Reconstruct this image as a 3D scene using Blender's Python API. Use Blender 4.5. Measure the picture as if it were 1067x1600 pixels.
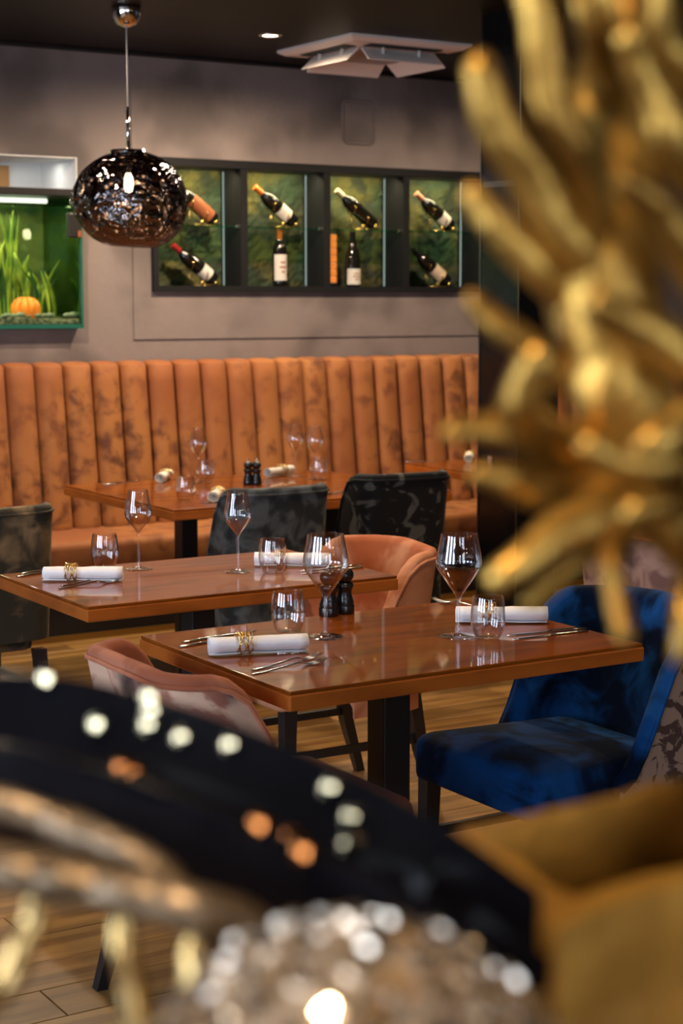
import bpy, bmesh, math, random
from mathutils import Vector, Matrix, noise
from mathutils.bvhtree import BVHTree
random.seed(7)
R = math.radians
PI = math.pi
for o in list(bpy.data.objects):
    bpy.data.objects.remove(o)
S = bpy.context.scene
COL = S.collection

# ------------------------------------------------------------------ camera
FPX = 2700.0
CAM_H = 1.54
YAW = R(32.0)
PITCH = math.atan(330 / FPX)
FW = Vector((math.sin(YAW) * math.cos(PITCH), math.cos(YAW) * math.cos(PITCH), -math.sin(PITCH)))
RT = Vector((math.cos(YAW), -math.sin(YAW), 0))
UP = RT.cross(FW)
CPOS = Vector((0, 0, CAM_H))
cd = bpy.data.cameras.new('camera')
cam = bpy.data.objects.new('camera', cd)
COL.objects.link(cam)
M = Matrix((RT, UP, -FW)).transposed().to_4x4()
M.translation = CPOS
cam.matrix_world = M
cd.sensor_fit = 'HORIZONTAL'
cd.sensor_width = 24.0
cd.lens = FPX / 1067 * 24.0
cd.clip_start = 0.05
cd.dof.use_dof = True
cd.dof.focus_distance = 4.35
cd.dof.aperture_fstop = 4.4
S.camera = cam
S.cycles.transparent_max_bounces = 32

# ------------------------------------------------------------------ world and exposure
w = bpy.data.worlds.new('World')
S.world = w
w.use_nodes = True
w.node_tree.nodes['Background'].inputs[0].default_value = (0.55, 0.7, 1.0, 1)
w.node_tree.nodes['Background'].inputs[1].default_value = 1.5
S.view_settings.view_transform = 'Standard'
S.view_settings.look = 'None'
S.view_settings.gamma = 1
S.view_settings.use_curve_mapping = False
S.view_settings.exposure = 0.3

# ------------------------------------------------------------------ room numbers
X0, X1, Y0, Y1 = -2.3, 8.3, -1.8, 7.85
CEIL = 2.735
TOPZ = 0.75

def area(name, loc, rot, sx, sy, power, col):
    l = bpy.data.lights.new(name, 'AREA')
    l.shape = 'RECTANGLE'
    l.size = sx
    l.size_y = sy
    l.energy = power
    l.color = col
    o = bpy.data.objects.new(name, l)
    COL.objects.link(o)
    o.location = loc
    o.rotation_euler = rot
    return o

WIN_L = [(0.35, 1.45), (2.05, 3.15), (3.75, 4.85)]       # y spans of the windows in the left wall
for a, b in WIN_L:
    area('window_daylight', (X0 - 0.10, (a + b) / 2, 1.55), (0, R(-90), 0), 1.7, b - a, 56, (0.80, 0.89, 1.0))
WIN_F = [(-1.4, -0.2), (0.6, 1.8)]                       # x spans of the windows behind the camera
for a, b in WIN_F:
    area('window_daylight', ((a + b) / 2, Y0 - 0.10, 1.65), (R(90), 0, 0), b - a, 1.5, 20, (0.84, 0.91, 1.0))

# ------------------------------------------------------------------ helpers
def ray(px, py):
    return FW + RT * ((px - 533.5) / FPX) + UP * ((800 - py) / FPX)
def at(px, py, d):
    return CPOS + ray(px, py) * d
def on_z(px, py, z):
    r = ray(px, py)
    return CPOS + r * ((z - CAM_H) / r.z)
def on_y(px, py, y):
    r = ray(px, py)
    return CPOS + r * (y / r.y)

def tag(o, label=None, cat=None, group=None, kind=None):
    if label: o['label'] = label
    if cat: o['category'] = cat
    if group: o['group'] = group
    if kind: o['kind'] = kind
    return o

def empty(name, loc=(0, 0, 0), rz=0.0, label=None, cat=None, group=None):
    o = bpy.data.objects.new(name, None)
    COL.objects.link(o)
    o.location = loc
    o.rotation_euler = (0, 0, rz)
    o.empty_display_size = 0.05
    return tag(o, label, cat, group)

def obj(name, bm, mat, parent=None, smooth=False, auto=None):
    if isinstance(bm, bmesh.types.BMesh):
        me = bpy.data.meshes.new(name)
        bmesh.ops.recalc_face_normals(bm, faces=bm.faces[:])
        if smooth:
            for f in bm.faces: f.smooth = True
            if auto is not None:
                for e in bm.edges:
                    if len(e.link_faces) == 2 and e.calc_face_angle(0) > R(auto):
                        e.smooth = False
        bm.to_mesh(me)
        bm.free()
    else:
        me = bm
    if mat is not None and len(me.materials) == 0:
        me.materials.append(mat)
    o = bpy.data.objects.new(name, me)
    COL.objects.link(o)
    if parent is not None: o.parent = parent
    return o

def copy_tree(o, parent=None):
    c = o.copy()
    COL.objects.link(c)
    c.parent = parent
    for ch in list(o.children):
        copy_tree(ch, c)
    return c

def NB():
    return bmesh.new()

def box(bm, x0, x1, y0, y1, z0, z1, bev=0.0, seg=2):
    r = bmesh.ops.create_cube(bm, size=1.0)
    vs = r['verts']
    for v in vs:
        v.co = Vector((x0 + (v.co.x + .5) * (x1 - x0), y0 + (v.co.y + .5) * (y1 - y0), z0 + (v.co.z + .5) * (z1 - z0)))
    if bev > 0:
        es = list({e for v in vs for e in v.link_edges})
        bmesh.ops.bevel(bm, geom=es, offset=bev, segments=seg, affect='EDGES', profile=0.5)
    return bm

def bx(x0, x1, y0, y1, z0, z1, bev=0.0, seg=2):
    return box(NB(), x0, x1, y0, y1, z0, z1, bev, seg)

def lathe(prof, n=32, bm=None, closed=False, M4=None):
    bm = bm or NB()
    rings = []
    for r, z in prof:
        if r < 1e-6:
            rings.append([bm.verts.new((0, 0, z))])
        else:
            rings.append([bm.verts.new((r * math.cos(2 * PI * i / n), r * math.sin(2 * PI * i / n), z)) for i in range(n)])
    pairs = list(zip(rings[:-1], rings[1:]))
    if closed: pairs.append((rings[-1], rings[0]))
    for a, b in pairs:
        for i in range(n):
            j = (i + 1) % n
            if len(a) == 1 and len(b) == 1: continue
            if len(a) == 1: bm.faces.new((a[0], b[i], b[j]))
            elif len(b) == 1: bm.faces.new((a[i], a[j], b[0]))
            else: bm.faces.new((a[i], a[j], b[j], b[i]))
    if M4 is not None:
        for rg in rings:
            for v in rg: v.co = M4 @ v.co
    return bm

def tube(pts, radii, n=8, bm=None, cap=True, flat=1.0, closed=False):
    bm = bm or NB()
    pts = [Vector(p) for p in pts]
    if not hasattr(radii, '__len__'): radii = [radii] * len(pts)
    N = len(pts)
    rings = []
    u = None
    for i, p in enumerate(pts):
        if closed: t = (pts[(i + 1) % N] - pts[i - 1])
        else: t = pts[min(i + 1, N - 1)] - pts[max(i - 1, 0)]
        if t.length < 1e-9: t = Vector((0, 0, 1))
        t.normalize()
        if u is None:
            u = t.orthogonal().normalized()
        u = (u - t * u.dot(t))
        u = u.normalized() if u.length > 1e-9 else t.orthogonal().normalized()
        v = t.cross(u)
        rings.append([bm.verts.new(p + (u * math.cos(2 * PI * k / n) + v * (flat * math.sin(2 * PI * k / n))) * radii[i]) for k in range(n)])
    prs = list(zip(rings[:-1], rings[1:]))
    if closed: prs.append((rings[-1], rings[0]))
    for a, b in prs:
        for k in range(n):
            j = (k + 1) % n
            bm.faces.new((a[k], a[j], b[j], b[k]))
    if cap and not closed:
        bm.faces.new(rings[0][::-1])
        bm.faces.new(rings[-1])
    return bm

def spline(pts, n):
    """Catmull-Rom through tuples of any length"""
    P = [tuple(p) for p in pts]
    P = [tuple(2 * a - b for a, b in zip(P[0], P[1]))] + P + [tuple(2 * a - b for a, b in zip(P[-1], P[-2]))]
    out = []
    for i in range(1, len(P) - 2):
        for k in range(n):
            t = k / n
            out.append(tuple(0.5 * (2 * b + (c - a) * t + (2 * a - 5 * b + 4 * c - d) * t * t + (3 * b - a - 3 * c + d) * t ** 3)
                             for a, b, c, d in zip(P[i - 1], P[i], P[i + 1], P[i + 2])))
    out.append(P[-2])
    return out

def loft(rings, bm=None, closed=True, cap=True):
    bm = bm or NB()
    rv = [[bm.verts.new(p) for p in r] for r in rings]
    n = len(rings[0])
    for a, b in zip(rv[:-1], rv[1:]):
        for k in range(n if closed else n - 1):
            j = (k + 1) % n
            bm.faces.new((a[k], a[j], b[j], b[k]))
    if cap and closed:
        bm.faces.new(rv[0][::-1])
        bm.faces.new(rv[-1])
    return bm

# ------------------------------------------------------------------ materials
def mat(name, base, rough=0.5, metal=0.0, c2=None, scale=5.0, detail=4.0, lo=0.35, hi=0.65, bump=0.0, bscale=None,
        sheen=0.0, coat=0.0, spec=0.5, stretch=None, c3=None, scale3=1.0, lo3=0.4, hi3=0.7, emit=None, estr=0.0, distort=0.0, rough2=None):
    m = bpy.data.materials.new(name)
    m.use_nodes = True
    nt = m.node_tree
    b = nt.nodes['Principled BSDF']
    b.inputs['Base Color'].default_value = (*base, 1)
    b.inputs['Roughness'].default_value = rough
    b.inputs['Metallic'].default_value = metal
    b.inputs['Specular IOR Level'].default_value = spec
    b.inputs['Sheen Weight'].default_value = sheen
    b.inputs['Sheen Roughness'].default_value = 0.4
    b.inputs['Coat Weight'].default_value = coat
    b.inputs['Coat Roughness'].default_value = 0.06
    if emit:
        b.inputs['Emission Color'].default_value = (*emit, 1)
        b.inputs['Emission Strength'].default_value = estr
    L = nt.links.new
    tc = nt.nodes.new('ShaderNodeTexCoord')
    src = tc.outputs['Object']
    if stretch:
        mp = nt.nodes.new('ShaderNodeMapping')
        mp.inputs['Scale'].default_value = stretch
        L(src, mp.inputs['Vector'])
        src = mp.outputs['Vector']
    def nz(sc, det, dist=0.0):
        n = nt.nodes.new('ShaderNodeTexNoise')
        n.inputs['Scale'].default_value = sc
        n.inputs['Detail'].default_value = det
        n.inputs['Distortion'].default_value = dist
        L(src, n.inputs['Vector'])
        return n
    def ramp(n, lo, hi):
        r = nt.nodes.new('ShaderNodeMapRange')
        r.inputs['From Min'].default_value = lo
        r.inputs['From Max'].default_value = hi
        r.interpolation_type = 'SMOOTHSTEP'
        L(n.outputs['Fac'], r.inputs['Value'])
        return r.outputs['Result']
    if c2:
        fac = ramp(nz(scale, detail, distort), lo, hi)
        mx = nt.nodes.new('ShaderNodeMix')
        mx.data_type = 'RGBA'
        mx.inputs['A'].default_value = (*base, 1)
        mx.inputs['B'].default_value = (*c2, 1)
        L(fac, mx.inputs['Factor'])
        out = mx.outputs['Result']
        if rough2 is not None:
            mr = nt.nodes.new('ShaderNodeMapRange')
            mr.inputs['To Min'].default_value = rough
            mr.inputs['To Max'].default_value = rough2
            L(fac, mr.inputs['Value'])
            L(mr.outputs['Result'], b.inputs['Roughness'])
        if c3:
            fac3 = ramp(nz(scale3, 3.0), lo3, hi3)
            m3 = nt.nodes.new('ShaderNodeMix')
            m3.data_type = 'RGBA'
            L(out, m3.inputs['A'])
            m3.inputs['B'].default_value = (*c3, 1)
            L(fac3, m3.inputs['Factor'])
            out = m3.outputs['Result']
        L(out, b.inputs['Base Color'])
    if bump > 0:
        bn = nt.nodes.new('ShaderNodeBump')
        bn.inputs['Strength'].default_value = bump
        bn.inputs['Distance'].default_value = 0.02
        L(nz(bscale or scale, 3.0).outputs['Fac'], bn.inputs['Height'])
        L(bn.outputs['Normal'], b.inputs['Normal'])
    return m

def thin_glass(name, tint, gl=(1, 1, 1), edge=4.0, base=0.04, rough=0.0, bump=0.0, bscale=6.0):
    """thin clear sheet: see-through with a mirror share that grows towards grazing angles"""
    m = bpy.data.materials.new(name)
    m.use_nodes = True
    nt = m.node_tree
    for n in list(nt.nodes):
        if n.type != 'OUTPUT_MATERIAL': nt.nodes.remove(n)
    out = nt.nodes['Material Output']
    tr = nt.nodes.new('ShaderNodeBsdfTransparent')
    tr.inputs[0].default_value = (*tint, 1)
    g = nt.nodes.new('ShaderNodeBsdfGlossy')
    g.inputs['Color'].default_value = (*gl, 1)
    g.inputs['Roughness'].default_value = rough
    lw = nt.nodes.new('ShaderNodeLayerWeight')
    lw.inputs['Blend'].default_value = edge
    mr = nt.nodes.new('ShaderNodeMapRange')
    mr.inputs['To Min'].default_value = base
    mr.inputs['To Max'].default_value = 0.95
    lw.inputs['Blend'].default_value = 0.5
    pw = nt.nodes.new('ShaderNodeMath')
    pw.operation = 'POWER'
    pw.inputs[1].default_value = edge
    nt.links.new(lw.outputs['Facing'], pw.inputs[0])
    nt.links.new(pw.outputs[0], mr.inputs['Value'])
    mx = nt.nodes.new('ShaderNodeMixShader')
    nt.links.new(mr.outputs['Result'], mx.inputs[0])
    nt.links.new(tr.outputs[0], mx.inputs[1])
    nt.links.new(g.outputs[0], mx.inputs[2])
    if bump:
        tc = nt.nodes.new('ShaderNodeTexCoord')
        n = nt.nodes.new('ShaderNodeTexNoise')
        n.inputs['Scale'].default_value = bscale
        n.inputs['Distortion'].default_value = 1.2
        nt.links.new(tc.outputs['Object'], n.inputs['Vector'])
        b = nt.nodes.new('ShaderNodeBump')
        b.inputs['Strength'].default_value = bump
        b.inputs['Distance'].default_value = 0.05
        nt.links.new(n.outputs['Fac'], b.inputs['Height'])
        nt.links.new(b.outputs['Normal'], g.inputs['Normal'])
    nt.links.new(mx.outputs[0], out.inputs[0])
    return m

def emis(name, col, st):
    m = bpy.data.materials.new(name)
    m.use_nodes = True
    nt = m.node_tree
    for n in list(nt.nodes):
        if n.type != 'OUTPUT_MATERIAL': nt.nodes.remove(n)
    e = nt.nodes.new('ShaderNodeEmission')
    e.inputs[0].default_value = (*col, 1)
    e.inputs[1].default_value = st
    nt.links.new(e.outputs[0], nt.nodes['Material Output'].inputs[0])
    return m

K = {}
K['plaster'] = mat('taupe_plaster', (0.235, 0.190, 0.175), 0.85, c2=(0.125, 0.101, 0.094), scale=2.4, detail=2.5, lo=0.40, hi=0.66, bump=0.12, bscale=30)  # darker patches put dappled light and shade into the plaster colour
K['ceiling'] = mat('dark_ceiling', (0.0075, 0.0052, 0.005), 0.45, c2=(0.012, 0.0075, 0.007), scale=1.3, spec=.15)
K['dark_wall'] = mat('dark_wall', (0.05, 0.042, 0.04), 0.8)
K['black_trim'] = mat('black_trim', (0.010, 0.008, 0.008), 0.45)
K['floor'] = mat('oak_floor', (0.31, 0.170, 0.050), 0.40, c2=(0.175, 0.085, 0.023), scale=3.0, detail=6, lo=0.38, hi=0.66, stretch=(0.55, 7, 7), bump=0.04, bscale=14)
K['velvet_orange'] = mat('rust_velvet', (0.41, 0.155, 0.038), 0.72, c2=(0.125, 0.036, 0.009), scale=11, detail=12, lo=0.44, hi=0.70, sheen=0.08, distort=0.3, c3=(0.29, 0.085, 0.020), scale3=1.6, bump=0.05, bscale=40)
K['seam'] = mat('seam_welt', (0.06, 0.014, 0.006), 0.9)
K['bench_base'] = mat('bench_plinth', (0.016, 0.012, 0.011), 0.6)
K['brass_strip'] = mat('brass_kick_strip', (0.36, 0.22, 0.06), 0.35, 0.8)
K['table'] = mat('lacquered_wood', (0.25, 0.062, 0.005), 0.30, c2=(0.135, 0.030, 0.003), scale=4.0, detail=5, lo=0.4, hi=0.7, stretch=(0.7, 3, 3), coat=0.75, rough2=0.36, spec=.05)
K['table'].node_tree.nodes['Principled BSDF'].inputs['Coat IOR'].default_value = 1.5
K['table'].node_tree.nodes['Principled BSDF'].inputs['Coat Roughness'].default_value = 0.035
K['table_edge'] = mat('wood_edge_band', (0.44, 0.115, 0.016), 0.28, c2=(0.30, 0.072, 0.009), scale=5, stretch=(1, 1, 3), coat=0.3)
K['black_metal'] = mat('black_powder_coat', (0.012, 0.011, 0.012), 0.42)
K['black_wood'] = mat('black_stained_wood', (0.012, 0.012, 0.015), 0.38)
K['glass'] = None
K['glass'] = thin_glass('clear_glass', (0.975, 0.975, 0.98), (1, 1, 1), edge=1.9, base=0.065)
K['linen'] = mat('white_linen', (0.93, 0.93, 0.96), 0.9, c2=(0.88, 0.88, 0.92), scale=20, bump=0.08, bscale=60)
K['linen_warm'] = mat('cream_linen', (0.78, 0.74, 0.66), 0.9, bump=0.08, bscale=60)
K['gold_wire'] = mat('gold_wire', (0.80, 0.55, 0.22), 0.22, 1.0)
K['steel'] = mat('polished_steel', (0.62, 0.60, 0.58), 0.14, 1.0)
K['chrome'] = mat('chrome', (0.85, 0.82, 0.80), 0.05, 1.0)
K['mill_black'] = mat('black_lacquer_mill', (0.008, 0.008, 0.009), 0.28, coat=0.4)
K['gold'] = mat('gold_leaf', (0.54, 0.325, 0.070), 0.38, 0.85, c2=(0.22, 0.115, 0.020), scale=14, detail=5, bump=0.5, bscale=22)
K['gold_planter'] = mat('gold_planter', (0.60, 0.32, 0.055), 0.40, 0.6, c2=(0.36, 0.17, 0.026), scale=9, detail=4, bump=0.3, bscale=16)
K['champagne'] = mat('hammered_champagne_metal', (0.74, 0.66, 0.57), 0.20, 0.7, c2=(0.36, 0.26, 0.16), scale=30)
K['bronze_rod'] = mat('bronze_rod', (0.27, 0.205, 0.135), 0.38, 0.6, c2=(0.13, 0.09, 0.05), scale=20, bump=0.6, bscale=28)
K['lacquer'] = mat('black_lacquer', (0.003, 0.003, 0.005), 0.26, spec=.15)
K['counter'] = mat('dark_walnut', (0.10, 0.05, 0.02), 0.4, c2=(0.06, 0.028, 0.012), scale=4, stretch=(1, 8, 8))
K['white_plastic'] = mat('white_plastic', (0.80, 0.72, 0.67), 0.5)
K['grille_plastic'] = mat('grille_plastic', (0.50, 0.41, 0.37), 0.55)
K['dark_slot'] = mat('dark_slot', (0.02, 0.018, 0.017), 0.7)

# ------------------------------------------------------------------ the room
# back wall with the openings of the wine niche and of the aquarium niche
NX0, NX1, NZ0, NZ1 = 3.79, 5.83, 1.585, 2.245
AX0, AX1, AZ0, AZ1 = 2.0, 3.405, 1.405, 2.225
def rects(bm, x0, x1, z0, z1, holes, y0, y1):
    xs = sorted({x0, x1, *[v for h in holes for v in h[:2]]})
    zs = sorted({z0, z1, *[v for h in holes for v in h[2:]]})
    for a, b in zip(xs[:-1], xs[1:]):
        for c, d in zip(zs[:-1], zs[1:]):
            mx, mz = (a + b) / 2, (c + d) / 2
            if any(h[0] < mx < h[1] and h[2] < mz < h[3] for h in holes): continue
            box(bm, a, b, y0, y1, c, d)
bm = NB()
rects(bm, X0 - .2, X1 + .2, -0.1, CEIL + .1, [(NX0, NX1, NZ0, NZ1), (AX0, AX1, AZ0, AZ1)], Y1, Y1 + 0.2)
bmesh.ops.remove_doubles(bm, verts=bm.verts[:], dist=1e-4)
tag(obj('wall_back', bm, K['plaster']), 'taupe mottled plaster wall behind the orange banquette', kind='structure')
bm = NB()
rects(bm, 3.69, X1, 1.35, CEIL, [(NX0, NX1, NZ0, NZ1)], Y1 - 0.007, Y1)
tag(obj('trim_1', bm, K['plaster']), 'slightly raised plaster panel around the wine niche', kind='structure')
# left wall with windows
bm = NB()
for a, b in [(Y0 - .2, WIN_L[0][0]), (WIN_L[0][1], WIN_L[1][0]), (WIN_L[1][1], WIN_L[2][0]), (WIN_L[2][1], Y1 + .2)]:
    box(bm, X0 - .2, X0, a, b, -.1, CEIL + .1)
for a, b in WIN_L:
    box(bm, X0 - .2, X0, a, b, -.1, .65)
    box(bm, X0 - .2, X0, a, b, 2.45, CEIL + .1)
tag(obj('wall_left', bm, K['dark_wall']), 'dark plaster wall with tall windows', kind='structure')
bm = NB()
for a, b in [(X0 - .2, WIN_F[0][0]), (WIN_F[0][1], WIN_F[1][0]), (WIN_F[1][1], X1 + .2)]:
    box(bm, a, b, Y0 - .2, Y0, -.1, CEIL + .1)
for a, b in WIN_F:
    box(bm, a, b, Y0 - .2, Y0, -.1, .85)
    box(bm, a, b, Y0 - .2, Y0, 2.45, CEIL + .1)
tag(obj('wall_front', bm, K['dark_wall']), 'dark wall with two windows facing the banquette', kind='structure')
tag(obj('wall_right', bx(X1, X1 + .2, Y0 - .2, Y1 + .2, -.1, CEIL + .1), K['dark_wall']), 'dark plaster side wall', kind='structure')
tag(obj('ceiling', bx(X0 - .2, X1 + .2, Y0 - .2, Y1 + .2, CEIL, CEIL + .12), K['ceiling']), 'dark brown black ceiling', kind='structure')
tag(obj('trim_2', bx(X0, X1, Y1 - .06, Y1, CEIL - .012, CEIL), K['black_trim']), 'thin dark trim between ceiling and back wall', kind='structure')
wi = 0
K['pane'] = thin_glass('window_pane', (0.97, 0.98, 1.0))
for side, spans in (('L', WIN_L), ('F', WIN_F)):
    for a, b in spans:
        wi += 1
        z0, z1 = (.65, 2.45) if side == 'L' else (.85, 2.45)
        bm = NB()
        for u0, u1, v0, v1 in ((a, a + .05, z0, z1), (b - .05, b, z0, z1), (a + .05, b - .05, z0, z0 + .05), (a + .05, b - .05, z1 - .05, z1), ((a + b) / 2 - .02, (a + b) / 2 + .02, z0 + .05, z1 - .05)):
            if side == 'L': box(bm, X0 - .09, X0 - .04, u0, u1, v0, v1)
            else: box(bm, u0, u1, Y0 - .09, Y0 - .04, v0, v1)
        wo = tag(obj('window_%d' % wi, bm, K['black_trim']), 'tall window with a slim black frame', kind='structure')
        if side == 'L': obj('pane', bx(X0 - .07, X0 - .065, a + .05, b - .05, z0 + .05, z1 - .05), K['pane'], wo)
        else: obj('pane', bx(a + .05, b - .05, Y0 - .07, Y0 - .065, z0 + .05, z1 - .05), K['pane'], wo)

# floor: a slab, with planks laid one by one where the photograph looks
PX0, PX1, PY0, PY1 = -0.2, 6.9, 1.6, 7.2
bm = NB()
box(bm, X0 - .2, X1 + .2, Y0 - .2, Y1 + .2, -.1, -.014)
for a, b, c, d in ((X0, X1, Y0, PY0), (X0, X1, PY1, Y1), (X0, PX0, PY0, PY1), (PX1, X1, PY0, PY1)):
    box(bm, a, b, c, d, -.014, 0)
floor = tag(obj('floor', bm, K['floor']), 'oiled oak plank floor', kind='structure')
PW = 0.16
rows = int(round((PY1 - PY0) / PW))
pm = {}
def plank_mesh(L):
    k = round(L, 2)
    if k not in pm:
        b_ = bx(-L / 2 + .0012, L / 2 - .0012, -PW / 2 + .0014, PW / 2 - .0014, -.013, 0, 0.0015, 1)
        me = bpy.data.meshes.new('plank')
        b_.to_mesh(me); b_.free()
        me.materials.append(K['plank'])
        pm[k] = me
    return pm[k]
# plank material varies tone by object
K['plank'] = K['floor'].copy(); K['plank'].name = 'oak_plank'
nt = K['plank'].node_tree
oi = nt.nodes.new('ShaderNodeObjectInfo')
hs = nt.nodes.new('ShaderNodeHueSaturation')
mr = nt.nodes.new('ShaderNodeMapRange')
mr.inputs['To Min'].default_value = 0.72; mr.inputs['To Max'].default_value = 1.2
nt.links.new(oi.outputs['Random'], mr.inputs['Value'])
nt.links.new(mr.outputs['Result'], hs.inputs['Value'])
pb = nt.nodes['Principled BSDF']
lk = pb.inputs['Base Color'].links[0]
nt.links.new(lk.from_socket, hs.inputs['Color'])
nt.links.new(hs.outputs['Color'], pb.inputs['Base Color'])
for r_ in range(rows):
    y = PY0 + (r_ + .5) * PW
    x = PX0
    first = True
    while x < PX1 - 0.01:
        L = [0.6, 1.1, 1.5][r_ % 3] + .1 * ((r_ * 7) % 4) if first else 1.9
        first = False
        L = min(L, PX1 - x)
        if PX1 - (x + L) < .25: L = PX1 - x
        p = obj('plank', plank_mesh(L), None, floor)
        p.location = (x + L / 2, y, 0)
        x += L

# ------------------------------------------------------------------ banquette
CW = 0.1475
bq = empty('banquette', (4.8, 7.4, 0), 0, 'long rust velvet banquette with vertical channel tufted back along the wall', 'banquette')
BX0, BX1 = 1.7, 7.9
def loc(b, ox, oy, oz=0):
    for v in b.verts: v.co -= Vector((ox, oy, oz))
    return b
obj('plinth', loc(bx(BX0, BX1, 7.24, 7.84, 0.0, .30), 4.8, 7.4), K['bench_base'], bq)
obj('kick_strip', loc(bx(BX0, BX1, 7.222, 7.24, 0.0, .028), 4.8, 7.4), K['brass_strip'], bq)
obj('seat_cushion', loc(bx(BX0, BX1, 7.20, 7.72, .30, .455, .035, 4), 4.8, 7.4), K['velvet_orange'], bq, True)
def channel_mesh():
    # padded vertical channel: rounded across, leaning back, rolled over at the top
    rings = []
    path = []
    z0, z1 = .40, 1.225
    for i in range(11):
        t = i / 10
        path.append((-.115 + .105 * t, z0 + (z1 - z0) * t, (-math.cos(.13), -math.sin(.13) * 0)))
    prof = []
    for i in range(11):
        u = -1 + 2 * i / 10
        bul = max(0.0, 1 - abs(u) ** 2.6) ** .55
        prof.append((u * CW / 2 * .962, bul))
    spine = [(p[0], p[1], 0.0) for p in path]
    bm = NB()
    rv = []
    for (y, z, _) in spine:
        rv.append([bm.verts.new((px, y - .046 * b_, z)) for px, b_ in prof])
    y, z, _ = spine[-1]
    for k in range(1, 6):
        a = k / 5 * PI / 2
        rv.append([bm.verts.new((px, y + .055 * (1 - math.cos(a)) * 1.0 - .042 * b_ * math.cos(a), z + (.012 + .012 * b_) * math.sin(a))) for px, b_ in prof])
    rv.append([bm.verts.new((px, .062, z + .012 + .008 * b_)) for px, b_ in prof])
    for a, b in zip(rv[:-1], rv[1:]):
        for k in range(len(prof) - 1):
            bm.faces.new((a[k], a[k + 1], b[k + 1], b[k]))
    # close the back
    back = [bm.verts.new((prof[0][0], .062, .40)), bm.verts.new((prof[-1][0], .062, .40))]
    bm.faces.new([r[0] for r in rv][::-1] + [back[0]])
    bm.faces.new([r[-1] for r in rv] + [back[1]][::-1])
    bm.faces.new([rv[0][k] for k in range(len(prof))][::-1] + [back[0], back[1]])
    bm.faces.new((back[0], back[1], rv[-1][-1], rv[-1][0])) if False else None
    for f in bm.faces: f.smooth = len(f.verts) == 4
    me = bpy.data.meshes.new('back_channel')
    bmesh.ops.recalc_face_normals(bm, faces=bm.faces[:])
    bm.to_mesh(me); bm.free()
    return me
# velvet texture must differ from channel to channel: use world-like coords via object random offset
K['velvet_channel'] = K['velvet_orange'].copy()
nt = K['velvet_channel'].node_tree
tc = [n for n in nt.nodes if n.type == 'TEX_COORD'][0]
oi = nt.nodes.new('ShaderNodeObjectInfo')
va = nt.nodes.new('ShaderNodeVectorMath'); va.operation = 'ADD'
vs_ = nt.nodes.new('ShaderNodeVectorMath'); vs_.operation = 'SCALE'
nt.links.new(oi.outputs['Location'], vs_.inputs[0]); vs_.inputs['Scale'].default_value = 1.0
nt.links.new(tc.outputs['Object'], va.inputs[0]); nt.links.new(vs_.outputs[0], va.inputs[1])
for l in list(nt.links):
    if l.from_socket == tc.outputs['Object'] and l.to_node != va:
        ts = l.to_socket
        nt.links.remove(l)
        nt.links.new(va.outputs[0], ts)
cme = channel_mesh()
cme.materials.append(K['velvet_channel'])
n0 = int((BX1 - BX0) / CW)
xs0 = 3.125 - math.floor((3.125 - BX0) / CW) * CW
for i in range(n0):
    x = xs0 + (i + .5) * CW
    if x + CW / 2 > BX1: break
    c = obj('back_channel', cme, None, bq)
    c.location = (x - 4.8, 7.775 - 7.4, 0)
tb = NB()
box(tb, BX0, BX1, 7.775, 7.845, .40, 1.215)
obj('back_board', loc(tb, 4.8, 7.4), K['seam'], bq)

# ------------------------------------------------------------------ wine niche
ND = 0.20
K['niche_frame'] = mat('dark_niche_frame', (0.010, 0.010, 0.011), 0.6, spec=.2)
K['moss'] = mat('mossy_stone', (0.085, 0.075, 0.016), 0.9, c2=(0.022, 0.026, 0.012), scale=9, detail=8, lo=.4, hi=.6, bump=1.0, bscale=11, c3=(0.030, 0.055, 0.028), scale3=4)
K['led'] = emis('led_strip', (0.80, 1.0, 0.90), 0.34)
K['led_warm'] = emis('led_warm', (1.0, 0.62, 0.25), 4.0)
K['shelf_glass'] = thin_glass('shelf_glass', (0.72, 0.92, 0.82), (0.8, 1, .9))
wn = empty('wine_niche', (4.81, Y1, NZ0), 0, 'dark framed wine display niche with four bays and a glass shelf, set in the wall', 'wine rack')
def wl(b): return loc(b, 4.81, Y1, NZ0)
yb = Y1 + ND
yf = Y1 - .028
bm = NB()
box(bm, NX0 - .0, NX1, yf, yb + .02, NZ1 - .04, NZ1)
box(bm, NX0, NX1, yf, yb + .02, NZ0, NZ0 + .03)
box(bm, NX0, NX0 + .03, yf, yb + .02, NZ0 + .03, NZ1 - .04)
box(bm, NX1 - .03, NX1, yf, yb + .02, NZ0 + .03, NZ1 - .04)
obj('frame', wl(bm), K['niche_frame'], wn)
DIV = [4.307, 4.803, 5.304]
for d in DIV:
    obj('divider', wl(bx(d - .02, d + .02, yf + .004, yb, NZ0 + .03, NZ1 - .04)), K['niche_frame'], wn)
edges = [NX0 + .03] + DIV + [NX1 - .03]
SH = 1.915
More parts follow.
